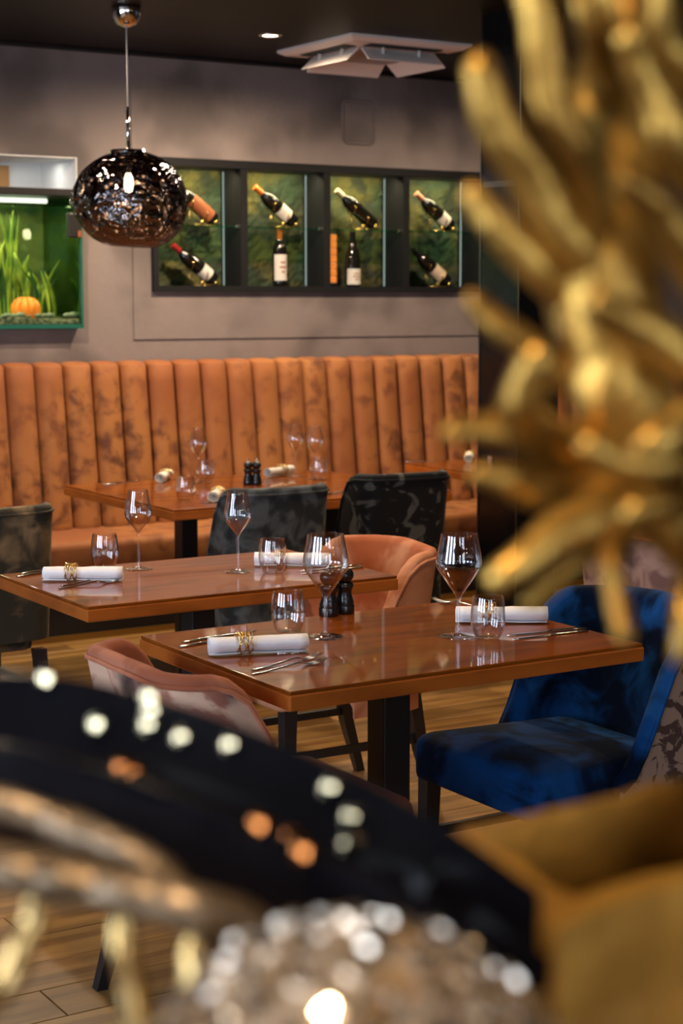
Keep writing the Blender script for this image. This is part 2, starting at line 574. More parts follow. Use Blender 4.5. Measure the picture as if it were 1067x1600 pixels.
for i in range(4):
    a, b = edges[i] + (.02 if i else 0), edges[i + 1] - (.02 if i < 3 else 0)
    # rough stone panel
    bm = NB()
    nx_, nz_ = 22, 28
    g = [[bm.verts.new((a + (b - a) * p / nx_, yb - .004 - .022 * abs(noise.noise(Vector((a * 3 + (b - a) * p / nx_ * 16, q / nz_ * 10, 3 + i)))), NZ0 + .03 + (NZ1 - .07 - NZ0) * q / nz_)) for p in range(nx_ + 1)] for q in range(nz_ + 1)]
    for q in range(nz_):
        for p in range(nx_):
            bm.faces.new((g[q][p], g[q][p + 1], g[q + 1][p + 1], g[q + 1][p]))
    r = bmesh.ops.extrude_face_region(bm, geom=bm.faces[:])
    for v in r['geom']:
        if isinstance(v, bmesh.types.BMVert): v.co.y = yb + .018
    obj('stone_panel', wl(bm), K['moss'], wn)
    obj('shelf', wl(bx(a + .001, b - .001, yf + .03, yb - .03, SH - .004, SH + .004)), K['shelf_glass'], wn)
    obj('led_strip', wl(bx(b - .006, b - .001, yb - .044, yb - .039, NZ0 + .035, NZ1 - .045)), K['led'], wn)
    sc = NB()
    tube([(b - .012, yf + .035, SH), (b + (.05 if i < 3 else .02), yf + .035, SH)], .009, 10, sc)
    obj('shelf_clip', wl(sc), K['chrome'], wn, True, 40)
    # narrow light at the head of every bay
    l = bpy.data.lights.new('niche_light', 'AREA')
    l.shape = 'RECTANGLE'; l.size = .38; l.size_y = .02; l.energy = 1.9; l.color = (1.0, 0.90, 0.52)
    lo = bpy.data.objects.new('niche_light', l); COL.objects.link(lo); lo.parent = wn
    lo.location = ((a + b) / 2 - 4.81, (yf + .06) - Y1, NZ1 - .05 - NZ0)
    lo.rotation_euler = (R(25), 0, 0)

# bottles
K['bottle_glass'] = mat('dark_bottle_glass', (0.008, 0.007, 0.005), 0.08, coat=0.3)
K['label_white'] = mat('paper_label', (0.62, 0.57, 0.50), 0.8)
K['label_cream'] = mat('cream_label', (0.62, 0.47, 0.32), 0.8)
K['label_red'] = mat('rust_label', (0.26, 0.075, 0.022), 0.7)
K['print_ink'] = mat('printed_ink', (0.35, 0.13, 0.06), 0.8)
K['cap_black'] = mat('black_capsule', (0.012, 0.010, 0.012), 0.35)
K['cap_red'] = mat('red_capsule', (0.32, 0.022, 0.022), 0.35)
K['cap_orange'] = mat('orange_capsule', (0.62, 0.16, 0.03), 0.4)
K['cap_cream'] = mat('cream_capsule', (0.52, 0.46, 0.30), 0.4)
K['cap_pink'] = mat('rose_capsule', (0.50, 0.20, 0.13), 0.4)
bprof = [(0, .004), (.030, 0), (.0365, .006), (.0375, .02), (.0375, .185), (.035, .205), (.026, .222), (.017, .236), (.0145, .25), (.014, .262)]
burg = [(0, .004), (.034, 0), (.041, .006), (.042, .02), (.042, .135), (.039, .165), (.030, .195), (.020, .222), (.0152, .245), (.0148, .262)]
def label_bm(r, z0, z1, a0, a1, n=12):
    bm = NB()
    def ring(rr, z): return [bm.verts.new((rr * math.cos(a0 + (a1 - a0) * k / n), rr * math.sin(a0 + (a1 - a0) * k / n), z)) for k in range(n + 1)]
    A, B, C, D = ring(r, z0), ring(r, z1), ring(r + .0006, z1), ring(r + .0006, z0)
    for p, q in ((A, B), (B, C), (C, D), (D, A)):
        for k in range(n): bm.faces.new((p[k], p[k + 1], q[k + 1], q[k]))
    bm.faces.new((A[0], B[0], C[0], D[0])); bm.faces.new((A[n], D[n], C[n], B[n]))
    return bm
def bottle(lbl, prof, cap, lab, loc_, tilt=0.0, lz=(.05, .135), face=-90, ink=True):
    t = empty('wine_bottle', loc_, 0, lbl, 'bottle', 'wine bottles in the wall niche')
    if tilt: t.rotation_euler = (0, tilt, 0)
    obj('bottle_body', lathe(prof + [(0, .262)], 24), K['bottle_glass'], t, True, 50)
    obj('capsule', lathe([(.0146, .235), (.0158, .237), (.0155, .285), (.0168, .287), (.0168, .293), (.0, .295)], 20), K[cap], t, True, 40)
    if lab:
        r = max(p[0] for p in prof) + .0004
        lb = obj('label', label_bm(r, lz[0], lz[1], R(face - 75), R(face + 75)), K[lab], t, True, 40)
        if ink:
            h = lz[1] - lz[0]
            for zz, hw in ((.66, 22), (.48, 30), (.30, 15)):
                obj('print_line', label_bm(r + .0008, lz[0] + h * zz, lz[0] + h * zz + h * .07, R(face - hw), R(face + hw), 6), K['print_ink'], lb)
    return t
K['holder'] = mat('brass_holder', (0.62, 0.42, 0.13), 0.25, 1.0)
def holder(x, z, ybt, lbl):
    """wire stand: two loops carrying a leaning bottle and a small foot"""
    t = empty('bottle_holder', (x, ybt, z), 0, lbl, 'bottle holder', 'brass bottle holders in the wall niche')
    bm = tube([(.13, -.035, .003), (.13, .035, .003), (-.02, .035, .003), (-.02, -.035, .003)], .003, 6, closed=True)
    obj('foot', bm, K['holder'], t, True)
    for ux, uz in ((.05, .040), (-.03, .095)):
        pts = [(ux, .047 * math.cos(a), uz + .047 * math.sin(a) * .5 - .0) for a in [PI + k * PI / 10 for k in range(11)]]
        pts = [(ux, .047 * math.cos(a), uz + .030 + .047 * math.sin(a)) for a in [PI + k * PI / 10 for k in range(11)]]
        obj('cradle', tube(pts, .003, 6), K['holder'], t, True)
        obj('post', tube([(ux, 0, .003), (ux, 0, uz - .016)], .003, 6), K['holder'], t, True)
    for sx in (.10, .02):
        bm = lathe([(0, -.012), (.009, -.008), (.012, 0), (.009, .008), (0, .012)], 12)
        for v in bm.verts: v.co += Vector((sx, -.04, .016))
        obj('knob', bm, K['holder'], t, True)
    return t
TILT = -R(53)
YB = Y1 + .075
fz0, fz1 = NZ0 + .03, SH + .004
# (pixel of bottle foot end)
tilted = [((333, 338), fz1, 'cap_red', 'label_red', 'leaning wine bottle with a long rust label beside the pendant globe', (.03, .17)),
          ((458, 338), fz1, 'cap_orange', 'label_white', 'leaning wine bottle with orange neck and white label on the glass shelf', (.05, .12)),
          ((582, 343), fz1, 'cap_cream', None, 'leaning wine bottle with cream neck and no visible label on the glass shelf', (.05, .12)),
          ((703, 346), fz1, 'cap_pink', 'label_white', 'leaning wine bottle with rose neck and white label beside the black column', (.04, .10)),
          ((333, 432), fz0, 'cap_red', 'label_white', 'leaning wine bottle with a red neck below the pendant globe', (.04, .10)),
          ((697, 436), fz0, 'cap_black', 'label_cream', 'leaning wine bottle with black neck and cream label on the niche floor', (.05, .13))]
for (px, py), fz, cap, lab, lbl, lz in tilted:
    p = on_y(px, py, YB)
    ln = .295
    hx = p.x - .05 - .055
    holder(hx, fz, YB, 'brass stand under the ' + lbl.replace('leaning ', '', 1).replace('wine ', '', 1).replace(' and no visible label', ' and no label'))
    # axis passes over the two cradles
    ax = Vector((math.sin(TILT), 0, math.cos(TILT)))
    mid = Vector((hx + .05, YB, fz + .040 + .030 + .003)) + Vector((0, 0, .0))
    foot = mid - ax * .075
    bt = bottle(lbl, bprof, cap, lab, foot, TILT, lz, face=-90 if True else 0, ink=False)
    if lab: pass
p = on_y(437, 446, YB)
bottle('upright wine bottle with orange capsule and tall white label standing in the niche', bprof, 'cap_orange', 'label_white', (p.x, YB, fz0), 0, (.03, .165))
p = on_y(551, 449, YB)
bottle('upright black capped burgundy bottle with a low white label standing in the niche', burg, 'cap_black', 'label_white', (p.x, YB, fz0), 0, (.012, .095))
# made-up glowing amber column for an orange reflection beside the upright burgundy bottle, small upturned tasting glasses
am = empty('amber_lamp', (on_y(519, 450, YB + .03).x, YB + .035, fz0), 0, 'narrow amber glowing lamp column standing behind the upright burgundy bottle', 'lamp')
obj('lamp_foot', bx(-.03, .03, -.02, .02, 0, .02, .003), K['niche_frame'], am)
K['amber'] = mat('amber_glow', (0.5, 0.16, 0.03), 0.4, c2=(0.15, 0.05, 0.01), scale=30, emit=(1.0, 0.28, 0.04), estr=0.55)
for k in range(7):
    obj('glass_block', bx(-.024, .024, -.015, .015, .021 + k * .037, .055 + k * .037, .004), K['amber'], am)

# ------------------------------------------------------------------ aquarium in its niche
K['white_paint'] = mat('white_paint', (0.80, 0.80, 0.78), 0.6)
AD = .46
bm = NB()
box(bm, AX0, AX1 + .02, Y1 + AD, Y1 + AD + .02, AZ0 - .02, AZ1 + .02)
box(bm, AX1, AX1 + .02, Y1 + .2, Y1 + AD, AZ0 - .02, AZ1 + .02)
box(bm, AX0 - .02, AX0, Y1 + .2, Y1 + AD, AZ0 - .02, AZ1 + .02)
box(bm, AX0, AX1, Y1 + .2, Y1 + AD, AZ1, AZ1 + .02)
box(bm, AX0, AX1, Y1 + .2, Y1 + AD, AZ0 - .02, AZ0)
box(bm, AX1 - .006, AX1, Y1 + .002, Y1 + .2, AZ0, AZ1)
box(bm, AX0, AX1 - .006, Y1 + .002, Y1 + .2, AZ1 - .006, AZ1)
tag(obj('trim_3', bm, K['white_paint']), 'white painted alcove lining above the aquarium', kind='structure')
TX0, TX1, TY0, TY1 = 2.04, AX1 - .012, Y1 - .06, Y1 + .40
TZ0, TZ1 = AZ0 + .003, 2.035
K['tank_glass'] = thin_glass('tank_glass', (0.94, 0.99, 0.96), (0.9, 1, 1), edge=4.0, base=0.012)
K['tank_side'] = thin_glass('algae_filmed_pane', (0.22, 0.42, 0.14), (0.55, 0.75, 0.45), edge=3.0, base=0.35)  # green tint and mirroring painted in for the plants' reflection
K['glass_edge'] = mat('green_glass_edge', (0.02, 0.12, 0.09), 0.15, emit=(0.02, 0.16, 0.12), estr=0.0)
K['water'] = thin_glass('tank_water', (0.97, 0.99, 0.93), (0.7, 1, 0.8), edge=4.5, base=0.008)
K['gravel'] = mat('pale_gravel', (0.20, 0.19, 0.13), 0.9, c2=(0.05, 0.06, 0.03), scale=50, bump=1)
aq = empty('aquarium', (2.7, Y1 + .17, TZ0), 0, 'lit glass aquarium with green plants set into a white alcove', 'aquarium')
def al(b): return loc(b, 2.7, Y1 + .17, TZ0)
gt = .010
obj('base_panel', al(bx(TX0, TX1, TY0, TY1, TZ0, TZ0 + .02)), K['glass_edge'], aq)
obj('glass_pane', al(bx(TX0, TX1, TY0, TY0 + gt, TZ0 + .02, TZ1)), K['tank_glass'], aq)
obj('glass_pane', al(bx(TX1 - gt, TX1, TY0 + gt, TY1 - gt, TZ0 + .02, TZ1)), K['tank_side'], aq)
obj('glass_pane', al(bx(TX0, TX0 + gt, TY0 + gt, TY1 - gt, TZ0 + .02, TZ1)), K['tank_glass'], aq)
K['tank_back'] = mat('algae_back', (0.14, 0.15, 0.03), 0.8, c2=(0.025, 0.05, 0.012), scale=6, detail=5)
obj('back_panel', al(bx(TX0, TX1, TY1 - gt, TY1, TZ0 + .02, TZ1)), K['tank_back'], aq)
obj('corner_bead', al(bx(TX1 - .004, TX1 + .004, TY0 - .004, TY0 + .004, TZ0, TZ1)), K['glass_edge'], aq)
lid = obj('hood', al(bx(TX0, TX1 + .003, TY0 - .004, TY1, TZ1, TZ1 + .035, .004)), K['black_trim'], aq)
K['tank_tube'] = emis('tank_tube', (1.0, 1.0, 0.8), 1.2)
obj('light_tube', al(tube([(TX0 + .1, Y1 + .12, TZ1 - .015), (TX1 - .1, Y1 + .12, TZ1 - .015)], .012, 10)), K['tank_tube'], lid)
l = bpy.data.lights.new('tank_light', 'AREA'); l.shape = 'RECTANGLE'; l.size = 1.2; l.size_y = .3; l.energy = 5.5; l.color = (1.0, 0.98, 0.62)
lo = bpy.data.objects.new('tank_light', l); COL.objects.link(lo); lo.parent = lid; lo.location = (0, 0, TZ1 - .03 - TZ0)
# water body
obj('water', al(bx(TX0 + gt + .002, TX1 - gt - .002, TY0 + gt + .002, TY1 - gt - .002, TZ0 + .022, TZ1 - .05)), K['water'], aq)
# gravel bed
bm = NB()
gx, gy = 40, 12
g = [[bm.verts.new((TX0 + .014 + (TX1 - TX0 - .028) * i / gx, TY0 + .014 + (TY1 - TY0 - .028) * j / gy, TZ0 + .045 + .014 * noise.noise(Vector((i * .6, j * .6, 1))) + .02 * noise.noise(Vector((i * .15, j * .2, 5))))) for i in range(gx + 1)] for j in range(gy + 1)]
for j in range(gy):
    for i in range(gx): bm.faces.new((g[j][i], g[j][i + 1], g[j + 1][i + 1], g[j + 1][i]))
r = bmesh.ops.extrude_face_region(bm, geom=bm.faces[:])
for v in r['geom']:
    if isinstance(v, bmesh.types.BMVert): v.co.z = TZ0 + .0215
tag(obj('gravel_bed', al(bm), K['gravel'], aq), kind='stuff')
# aquarium plants
K['leaf_bright'] = mat('bright_leaf', (0.36, 0.45, 0.045), 0.45, c2=(0.13, 0.22, 0.02), scale=12)
K['leaf_dark'] = mat('dark_leaf', (0.035, 0.13, 0.015), 0.5, c2=(0.015, 0.06, 0.01), scale=14)
def blade(bm, p, h, wdt, lean, az, n=7, oval=False):
    rows_ = []
    for i in range(n + 1):
        t = i / n
        c = Vector(p) + Vector((math.cos(az), math.sin(az) * .5, 0)) * (lean * t * t) + Vector((0, 0, h * t))
        ww = wdt * (math.sin(PI * min(1, .08 + t * .92)) ** (.6 if not oval else 1) if not oval else max(.08, math.sin(PI * max(0, (t - .45) / .55)) if t > .45 else .08))
        s = Vector((-math.sin(az) * .5, math.cos(az) * .2, 0)) + Vector((.8, 0, 0))
        s.normalize()
        rows_.append((c - s * ww, c + Vector((0, -ww * .25, 0)), c + s * ww))
    fr = [[bm.verts.new(q) for q in r] for r in rows_]
    bk = [[bm.verts.new(Vector(q) + Vector((0, .0025, 0))) for q in r] for r in rows_]
    for a, b in zip(fr[:-1], fr[1:]):
        for k in (0, 1): bm.faces.new((a[k], a[k + 1], b[k + 1], b[k]))
    for a, b in zip(bk[:-1], bk[1:]):
        for k in (0, 1): bm.faces.new((a[k + 1], a[k], b[k], b[k + 1]))
    for i in range(n):
        bm.faces.new((fr[i][0], fr[i + 1][0], bk[i + 1][0], bk[i][0]))
        bm.faces.new((fr[i][2], bk[i][2], bk[i + 1][2], fr[i + 1][2]))
    bm.faces.new((fr[n][0], fr[n][1], fr[n][2], bk[n][2], bk[n][1], bk[n][0]))
def plant(x, y, kind, lbl, nl, h):
    t = empty('aquarium_plant', (x, y, TZ0 + .04), 0, lbl, 'plant', 'plants in the aquarium')
    for k in range(nl):
        bm = NB()
        az = random.uniform(0, 2 * PI)
        hh = h * random.uniform(.55, 1.0)
        if kind == 'oval':
            blade(bm, (random.uniform(-.03, .03), random.uniform(-.03, .03), 0), hh, random.uniform(.016, .030), random.uniform(.04, .13), az, 9, True)
        else:
            blade(bm, (random.uniform(-.05, .05), random.uniform(-.04, .04), 0), hh, random.uniform(.006, .011), random.uniform(.02, .14), az)
        obj('leaf', bm, K['leaf_bright'] if kind == 'oval' or random.random() < .55 else K['leaf_dark'], t, True)
plant(2.99, Y1 + .14, 'oval', 'bright green broad leaved plant in the aquarium behind the orange ornament', 16, .50)
plant(3.13, Y1 + .24, 'blade', 'tall grassy ribbon plant at the back of the aquarium', 16, .54)
plant(3.28, Y1 + .12, 'blade', 'thin bladed dark and light green plant near the aquarium end pane', 12, .30)
plant(2.72, Y1 + .15, 'oval', 'broad leaved bright plant farther along the aquarium from the end pane', 9, .46)
plant(3.21, Y1 + .20, 'oval', 'broad leaved plant between the grassy plants of the aquarium', 9, .34)
# orange shell-like cave ornament
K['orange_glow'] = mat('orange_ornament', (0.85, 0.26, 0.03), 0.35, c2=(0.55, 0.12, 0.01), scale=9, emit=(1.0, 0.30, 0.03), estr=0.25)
pc = on_y(43, 478, Y1 + .02)
orn = empty('aquarium_ornament', (pc.x, Y1 + .04, TZ0 + .045), 0, 'round orange ribbed hollow ornament on the aquarium gravel', 'ornament')
for k in range(9):
    a = k / 9 * 2 * PI
    pts = [(.055 * math.sin(b_) * math.cos(a), .055 * math.sin(b_) * math.sin(a), .05 - .05 * math.cos(b_)) for b_ in [.25 + j * (2.6 / 8) for j in range(9)]]
    obj('rib', tube(pts, [.012, .016, .018, .019, .019, .018, .016, .013, .009], 8), K['orange_glow'], orn, True)
K['pebble'] = mat('grey_pebble', (0.34, 0.36, 0.28), 0.8, c2=(0.12, .14, .09), scale=20)
for k in range(14):
    a = on_y(random.uniform(2, 118), 480, Y1 + .0)
    bm = bmesh.new(); bmesh.ops.create_icosphere(bm, subdivisions=2, radius=1)
    s = random.uniform(.010, .022)
    for v in bm.verts: v.co = Vector((v.co.x * s * 1.3, v.co.y * s, v.co.z * s * .7))
    o = obj('pebble', bm, K['pebble'], None, True)
    o.location = (a.x, TY0 + .035 + random.uniform(0, .03), TZ0 + .055 + s * .4)
    tag(o, 'small rounded grey pebble on the aquarium gravel', 'pebble', 'pebbles in the aquarium')
# clip-on filter outside and picture in the alcove
cx_ = on_y(116, 350, TY0 - .02).x
cz_ = on_y(116, 372, TY0 - .02).z
cb = obj('clip', al(bx(cx_ - .035, cx_ + .035, TY0 - .03, TY0 + .001, cz_, cz_ + .12, .008)), K['black_trim'], aq)
obj('amber_end', al(bx(cx_ + .012, cx_ + .030, TY0 - .034, TY0 - .030, cz_ + .005, cz_ + .035, .001)), K['label_red'], cb)
pic = empty('picture', (2.90, Y1 + AD - .006, TZ1 + .037), 0, 'gold toned framed picture leaning at the back of the white alcove', 'picture')
K['pic_gold'] = mat('gold_picture', (0.52, 0.27, 0.08), 0.5, c2=(0.42, 0.2, 0.05), scale=5)
obj('panel', bx(-.55, .33, -.012, 0, 0.0, .135), K['pic_gold'], pic)
obj('motif', tube([(.05 + .05 * math.cos(a), -.015, .03 + .02 * math.sin(a)) for a in [k * PI / 6 for k in range(12)]], .008, 6, closed=True), K['holder'], pic)
l = bpy.data.lights.new('alcove_light', 'AREA'); l.shape = 'RECTANGLE'; l.size = 1.2; l.size_y = .05; l.energy = 2.6; l.color = (1.0, 0.97, 0.9)
lo = bpy.data.objects.new('alcove_light', l); COL.objects.link(lo); lo.location = (2.75, Y1 + .22, AZ1 - .012)

# rounded flush panel outline on the wall
pa, pb_ = on_y(534, 156, Y1), on_y(583, 227, Y1)
bm = NB()
pts = []
wd, hd, rr = (pb_.x - pa.x) / 2, (pa.z - pb_.z) / 2, .035
for cx, cz, a0 in ((wd - rr, hd - rr, 0), (-wd + rr, hd - rr, 90), (-wd + rr, -hd + rr, 180), (wd - rr, -hd + rr, 270)):
    for k in range(6):
        a = R(a0 + k * 18)
        pts.append((cx + rr * math.cos(a), 0, cz + rr * math.sin(a)))
sp = empty('wall_panel', ((pa.x + pb_.x) / 2, Y1 - .007, (pa.z + pb_.z) / 2), 0, 'flush rounded rectangular cover painted like the plaster wall', 'wall panel')
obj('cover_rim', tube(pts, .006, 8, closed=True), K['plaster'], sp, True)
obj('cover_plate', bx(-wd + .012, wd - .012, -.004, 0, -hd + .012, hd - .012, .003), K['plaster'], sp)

# ------------------------------------------------------------------ ceiling fittings
def downlight(x, y, power, lbl, ang=120):
    t = empty('downlight', (x, y, CEIL), 0, lbl, 'ceiling light', 'recessed ceiling downlights')
    obj('trim_ring', lathe([(.036, 0), (.036, -.004), (.050, -.006), (.054, -.002), (.054, 0)], 28), K['chrome'], t, True)
    obj('lamp', lathe([(0, -.002), (.035, -.002), (.035, -.0005), (0, -.0005)], 20), K['lamp_warm'], t)
    l = bpy.data.lights.new('downlight_beam', 'SPOT')
    l.energy = power; l.color = (1.0, 0.70, 0.42) if ang < 140 else (1.0, 0.77, 0.54); l.spot_size = R(ang); l.spot_blend = .8 if ang < 140 else .75; l.shadow_soft_size = .05
    o = bpy.data.objects.new('downlight_beam', l); COL.objects.link(o); o.parent = t; o.location = (0, 0, -.02)
K['lamp_warm'] = emis('warm_lamp', (1.0, 0.8, 0.55), 9.0)
p = on_z(422, 55, CEIL)
for x, y, pw, lb in ((2.55, 6.75, 110, 'recessed downlight over the aquarium end of the banquette'), (p.x, p.y, 150, 'recessed downlight beside the white air conditioning cassette'),
                     (5.45, 6.95, 62, 'recessed downlight behind the black column'), (2.2, 4.6, 75, 'recessed downlight over the middle dining table'),
                     (3.9, 4.9, 85, 'recessed downlight over the aisle beside the grey backed chairs'), (2.25, 3.2, 60, 'recessed downlight over the table with the blue chair'),
                     (4.3, 2.2, 70, 'recessed downlight over the open floor beyond the blue chair'), (5.2, 4.3, 60, 'recessed downlight over the small table beyond the blue chair'), (-0.25, 0.45, 112, 'recessed downlight above the service counter')):
    downlight(x, y, pw, lb, 172 if y > 6.5 else 115)

# small warm bar pendants behind the photographer: they give the glasses their sparkle
K['bar_bulb'] = emis('bar_bulb', (1.0, 0.74, 0.42), 40.0)
for i, (x, y, z) in enumerate(((-1.7, 0.6, 2.05), (-1.2, -0.9, 2.0), (-0.3, -1.3, 2.1), (0.9, -1.25, 2.0), (1.9, -1.1, 2.1), (2.9, -0.9, 2.0), (3.9, -0.7, 2.1), (5.0, 0.4, 2.0), (5.6, 1.6, 2.1))):
    t = empty('bar_pendant', (x, y, CEIL), 0, 'small bare bulb pendant hanging over the bar', 'pendant lamp', 'bare bulb pendants over the bar')
    obj('cord', tube([(0, 0, 0), (0, 0, z - CEIL + .07)], .004, 6), K['black_trim'], t)
    obj('socket', lathe([(0, z - CEIL + .04), (.016, z - CEIL + .04), (.016, z - CEIL + .08), (0, z - CEIL + .085)], 12), K['holder'], t)
    obj('bulb', lathe([(0, z - CEIL - .045), (.022, z - CEIL - .036), (.034, z - CEIL - .01), (.028, z - CEIL + .02), (.014, z - CEIL + .04)], 14), K['bar_bulb'], t, True)

# four-way cassette
ac = empty('air_conditioner', (4.59, 7.06, CEIL), 0, 'white four way ceiling air conditioning cassette with open louvres', 'air conditioner')
hw = .335
bm = NB()
ring = [(hw, 0), (hw, -.012), (hw - .03, -.028), (.205, -.034), (.205, 0)]
for k in range(len(ring) - 1):
    pass
rv = [[bm.verts.new((sx * r, sy * r, z)) for sx, sy in ((-1, -1), (1, -1), (1, 1), (-1, 1))] for r, z in ring]
for a, b in zip(rv, rv[1:] + rv[:1]):
    for k in range(4):
        j = (k + 1) % 4
        bm.faces.new((a[k], a[j], b[j], b[k]))
obj('panel', bm, K['white_plastic'], ac)
gp = obj('grille', bx(-.2, .2, -.2, .2, -.040, -.026, .004), K['grille_plastic'], ac)
for k in range(13):
    y = -.18 + k * .03
    obj('slat', bx(-.185, .185, y - .004, y + .004, -.048, -.041), K['grille_plastic'], gp)
for k in range(4):
    a = k * PI / 2
    Mr = Matrix.Rotation(a, 4, 'Z')
    bm = bx(-.20, .20, -.285, -.225, -.0365, -.0325)
    bm.transform(Mr)
    sl = obj('air_slot', bm, K['dark_slot'], ac)
    # louvre flap hinged on the outer edge, hanging open
    bm = bx(-.205, .205, -.085, 0, -.003, .003, .0015, 1)
    bm.transform(Mr @ Matrix.Translation((0, -.212, -.042)) @ Matrix.Rotation(R(42), 4, 'X'))
    lv = obj('louvre', bm, K['white_plastic'], ac)
    for s in (-.1, .1):
        bm = bx(s - .004, s + .004, -.245, -.232, -.066, -.036)
        bm.transform(Mr)
        obj('louvre_arm', bm, K['white_plastic'], lv)

# ------------------------------------------------------------------ pendant lamp
cp = on_z(197, 10, CEIL)
K['smoke'] = thin_glass('smoked_mirror_glass', (0.12, 0.095, 0.085), (0.27, 0.25, 0.26), edge=3.0, base=0.50, bump=0.9, bscale=11)
pen = empty('pendant_lamp', (cp.x, cp.y, CEIL), 0, 'smoked mirrored glass globe pendant with chrome canopy over the banquette table', 'pendant lamp')
obj('canopy', lathe([(.0, -.085), (.012, -.083), (.040, -.072), (.058, -.045), (.062, -.012), (.060, 0), (0, 0)], 32), K['chrome'], pen, True)
zt = on_y(200, 236, cp.y).z - CEIL
zb = on_y(200, 388, cp.y).z - CEIL
K['cord'] = mat('pale_cord', (0.42, 0.40, 0.38), 0.5)
obj('cord', tube([(0, 0, -.08), (.002, 0, zt + .17)], .0035, 8), K['cord'], pen, True)
obj('stem', tube([(0, 0, zt + .18), (0, 0, zt - .02)], [.006, .009], 12), K['chrome'], pen, True)
obj('collar', lathe([(0, zt + .006), (.072, zt + .004), (.078, zt - .004), (.072, zt - .012), (0, zt - .012)], 28), K['chrome'], pen, True, 40)
bm = bmesh.new()
bmesh.ops.create_icosphere(bm, subdivisions=5, radius=1)
zc, hz = (zt + zb) / 2, (zt - zb) / 2
for v in bm.verts:
    n_ = v.co.copy()
    q = 1 + .055 * noise.noise(n_ * 1.3 + Vector((4, 2, 7))) + .035 * noise.noise(n_ * 2.6)
    pe = 2.7 if n_.z < 0 else 2.2
    q *= ((1 - abs(n_.z) ** pe) ** (1 / pe)) / max(1e-3, math.sqrt(max(1e-6, 1 - n_.z ** 2))) if abs(n_.z) < .999 else 1
    # soft shoulders, flattened base
    sq = 1 + .06 * (1 - abs(n_.z)) ** 1
    v.co = Vector((n_.x * .222 * q * sq, n_.y * .222 * q * sq, max(-.97, min(.985, n_.z)) * hz))
    tl = -.10 * (v.co.x * RT.x + v.co.y * RT.y)
    v.co.z += tl * (.6 if n_.z < 0 else -.25)
    v.co.z += zc
obj('globe', bm, K['smoke'], pen, True)
K['bulb'] = emis('filament_bulb', (1.0, 0.78, 0.46), 90.0)
obj('bulb', lathe([(0, zt - .17), (.014, zt - .165), (.020, zt - .14), (.018, zt - .11), (.010, zt - .09), (0, zt - .09)], 16), K['bulb'], pen, True)
obj('bulb_socket', lathe([(0, zt - .09), (.014, zt - .09), (.016, zt - .012), (0, zt - .012)], 16), K['chrome'], pen, True, 40)
l = bpy.data.lights.new('pendant_glow', 'POINT'); l.energy = 9; l.color = (1.0, .72, .42); l.shadow_soft_size = .03
lo = bpy.data.objects.new('pendant_glow', l); COL.objects.link(lo); lo.parent = pen; lo.location = (0, 0, zt - .2)

# ------------------------------------------------------------------ black column
K['column'] = mat('black_gloss_column', (0.005, 0.005, 0.006), 0.16, spec=.3)
K['steel_dark'] = mat('dark_steel', (0.16, 0.17, 0.18), 0.3, 1.0)
ca = on_z(752, 19, CEIL)
ca = Vector((4.47, 6.03, 0))
cw, cl = .21, .27
colm = empty('column', (ca.x + cw / 2, ca.y - cl / 2, 0), 0, 'glossy black square column in front of the banquette', 'column')
obj('shaft', bx(-cw / 2, cw / 2, -cl / 2, cl / 2, 0, CEIL), K['column'], colm)
for sx, sy in ((-1, -1), (-1, 1), (1, -1)):
    obj('corner_trim', bx(sx * cw / 2 - .004, sx * cw / 2 + .004, sy * cl / 2 - .004, sy * cl / 2 + .004, 0.001, CEIL - .001), K['steel_dark'] if 'steel_dark' in K else K['steel'], colm)
zr = on_z(775, 287, 2.1).z
pr_ = on_y(778, 288, ca.y - cl / 2)
zz = CAM_H + (470 - 287) / FPX * 7.2
obj('band', bx(-cw / 2 - .006, -cw / 2, -cl / 2 + .02, cl / 2 - .02, zz - .012, zz + .012), K['steel_dark'], colm)
zz = CAM_H + (470 - 745) / FPX * 7.2
hd_ = obj('handle_plate', bx(-cw / 2 - .006, -cw / 2, .03, .06, zz - .03, zz + .07), K['steel'], colm)
obj('lever', tube([(-cw / 2 - .006, .045, zz), (-cw / 2 - .05, .045, zz), (-cw / 2 - .05, -.07, zz)], .008, 8), K['steel'], hd_, True)

# ------------------------------------------------------------------ tables
def table(x0, x1, y0, y1, legs, lbl, th=.042):
    cx, cy = (x0 + x1) / 2, (y0 + y1) / 2
    t = empty('dining_table', (cx, cy, 0), 0, lbl, 'table', 'wooden dining tables')
    a, b = (x1 - x0) / 2, (y1 - y0) / 2
    obj('table_top', bx(-a + .003, a - .003, -b + .003, b - .003, TOPZ - .008, TOPZ, .002, 2), K['table'], t)
    obj('edge_band', bx(-a, a, -b, b, TOPZ - th, TOPZ - .008, .004, 2), K['table_edge'], t)
    for lx in legs:
        obj('pedestal', bx(lx - .037, lx + .037, -.037, .037, .012, TOPZ - th - .006, .003), K['black_metal'], t)
        obj('mount_plate', bx(lx - .16, lx + .16, -.16, .16, TOPZ - th - .006, TOPZ - th), K['black_metal'], t)
        obj('base_plate', bx(lx - .21, lx + .21, -.21, .21, 0, .012, .003), K['black_metal'], t)
    return t
table(1.735, 2.69, 2.975, 3.685, [0], 'glossy brown wooden table laid for two between the salmon chair and the blue chair')
table(1.785, 2.76, 4.105, 4.745, [0], 'glossy brown wooden table with an orange suede chair at its end')
table(2.915, 4.215, 5.87, 6.93, [-.33, .37], 'wide wooden table laid for four at the banquette, beneath the pendant globe')
table(1.25, 2.45, 5.95, 6.90, [0], 'wooden table at the banquette behind the dark olive chair')
table(4.74, 5.75, 6.05, 7.0, [0], 'wooden table at the banquette partly behind the black column')
table(3.98, 4.85, 3.92, 4.62, [0.1], 'small wooden table in front of the mauve backed chair')

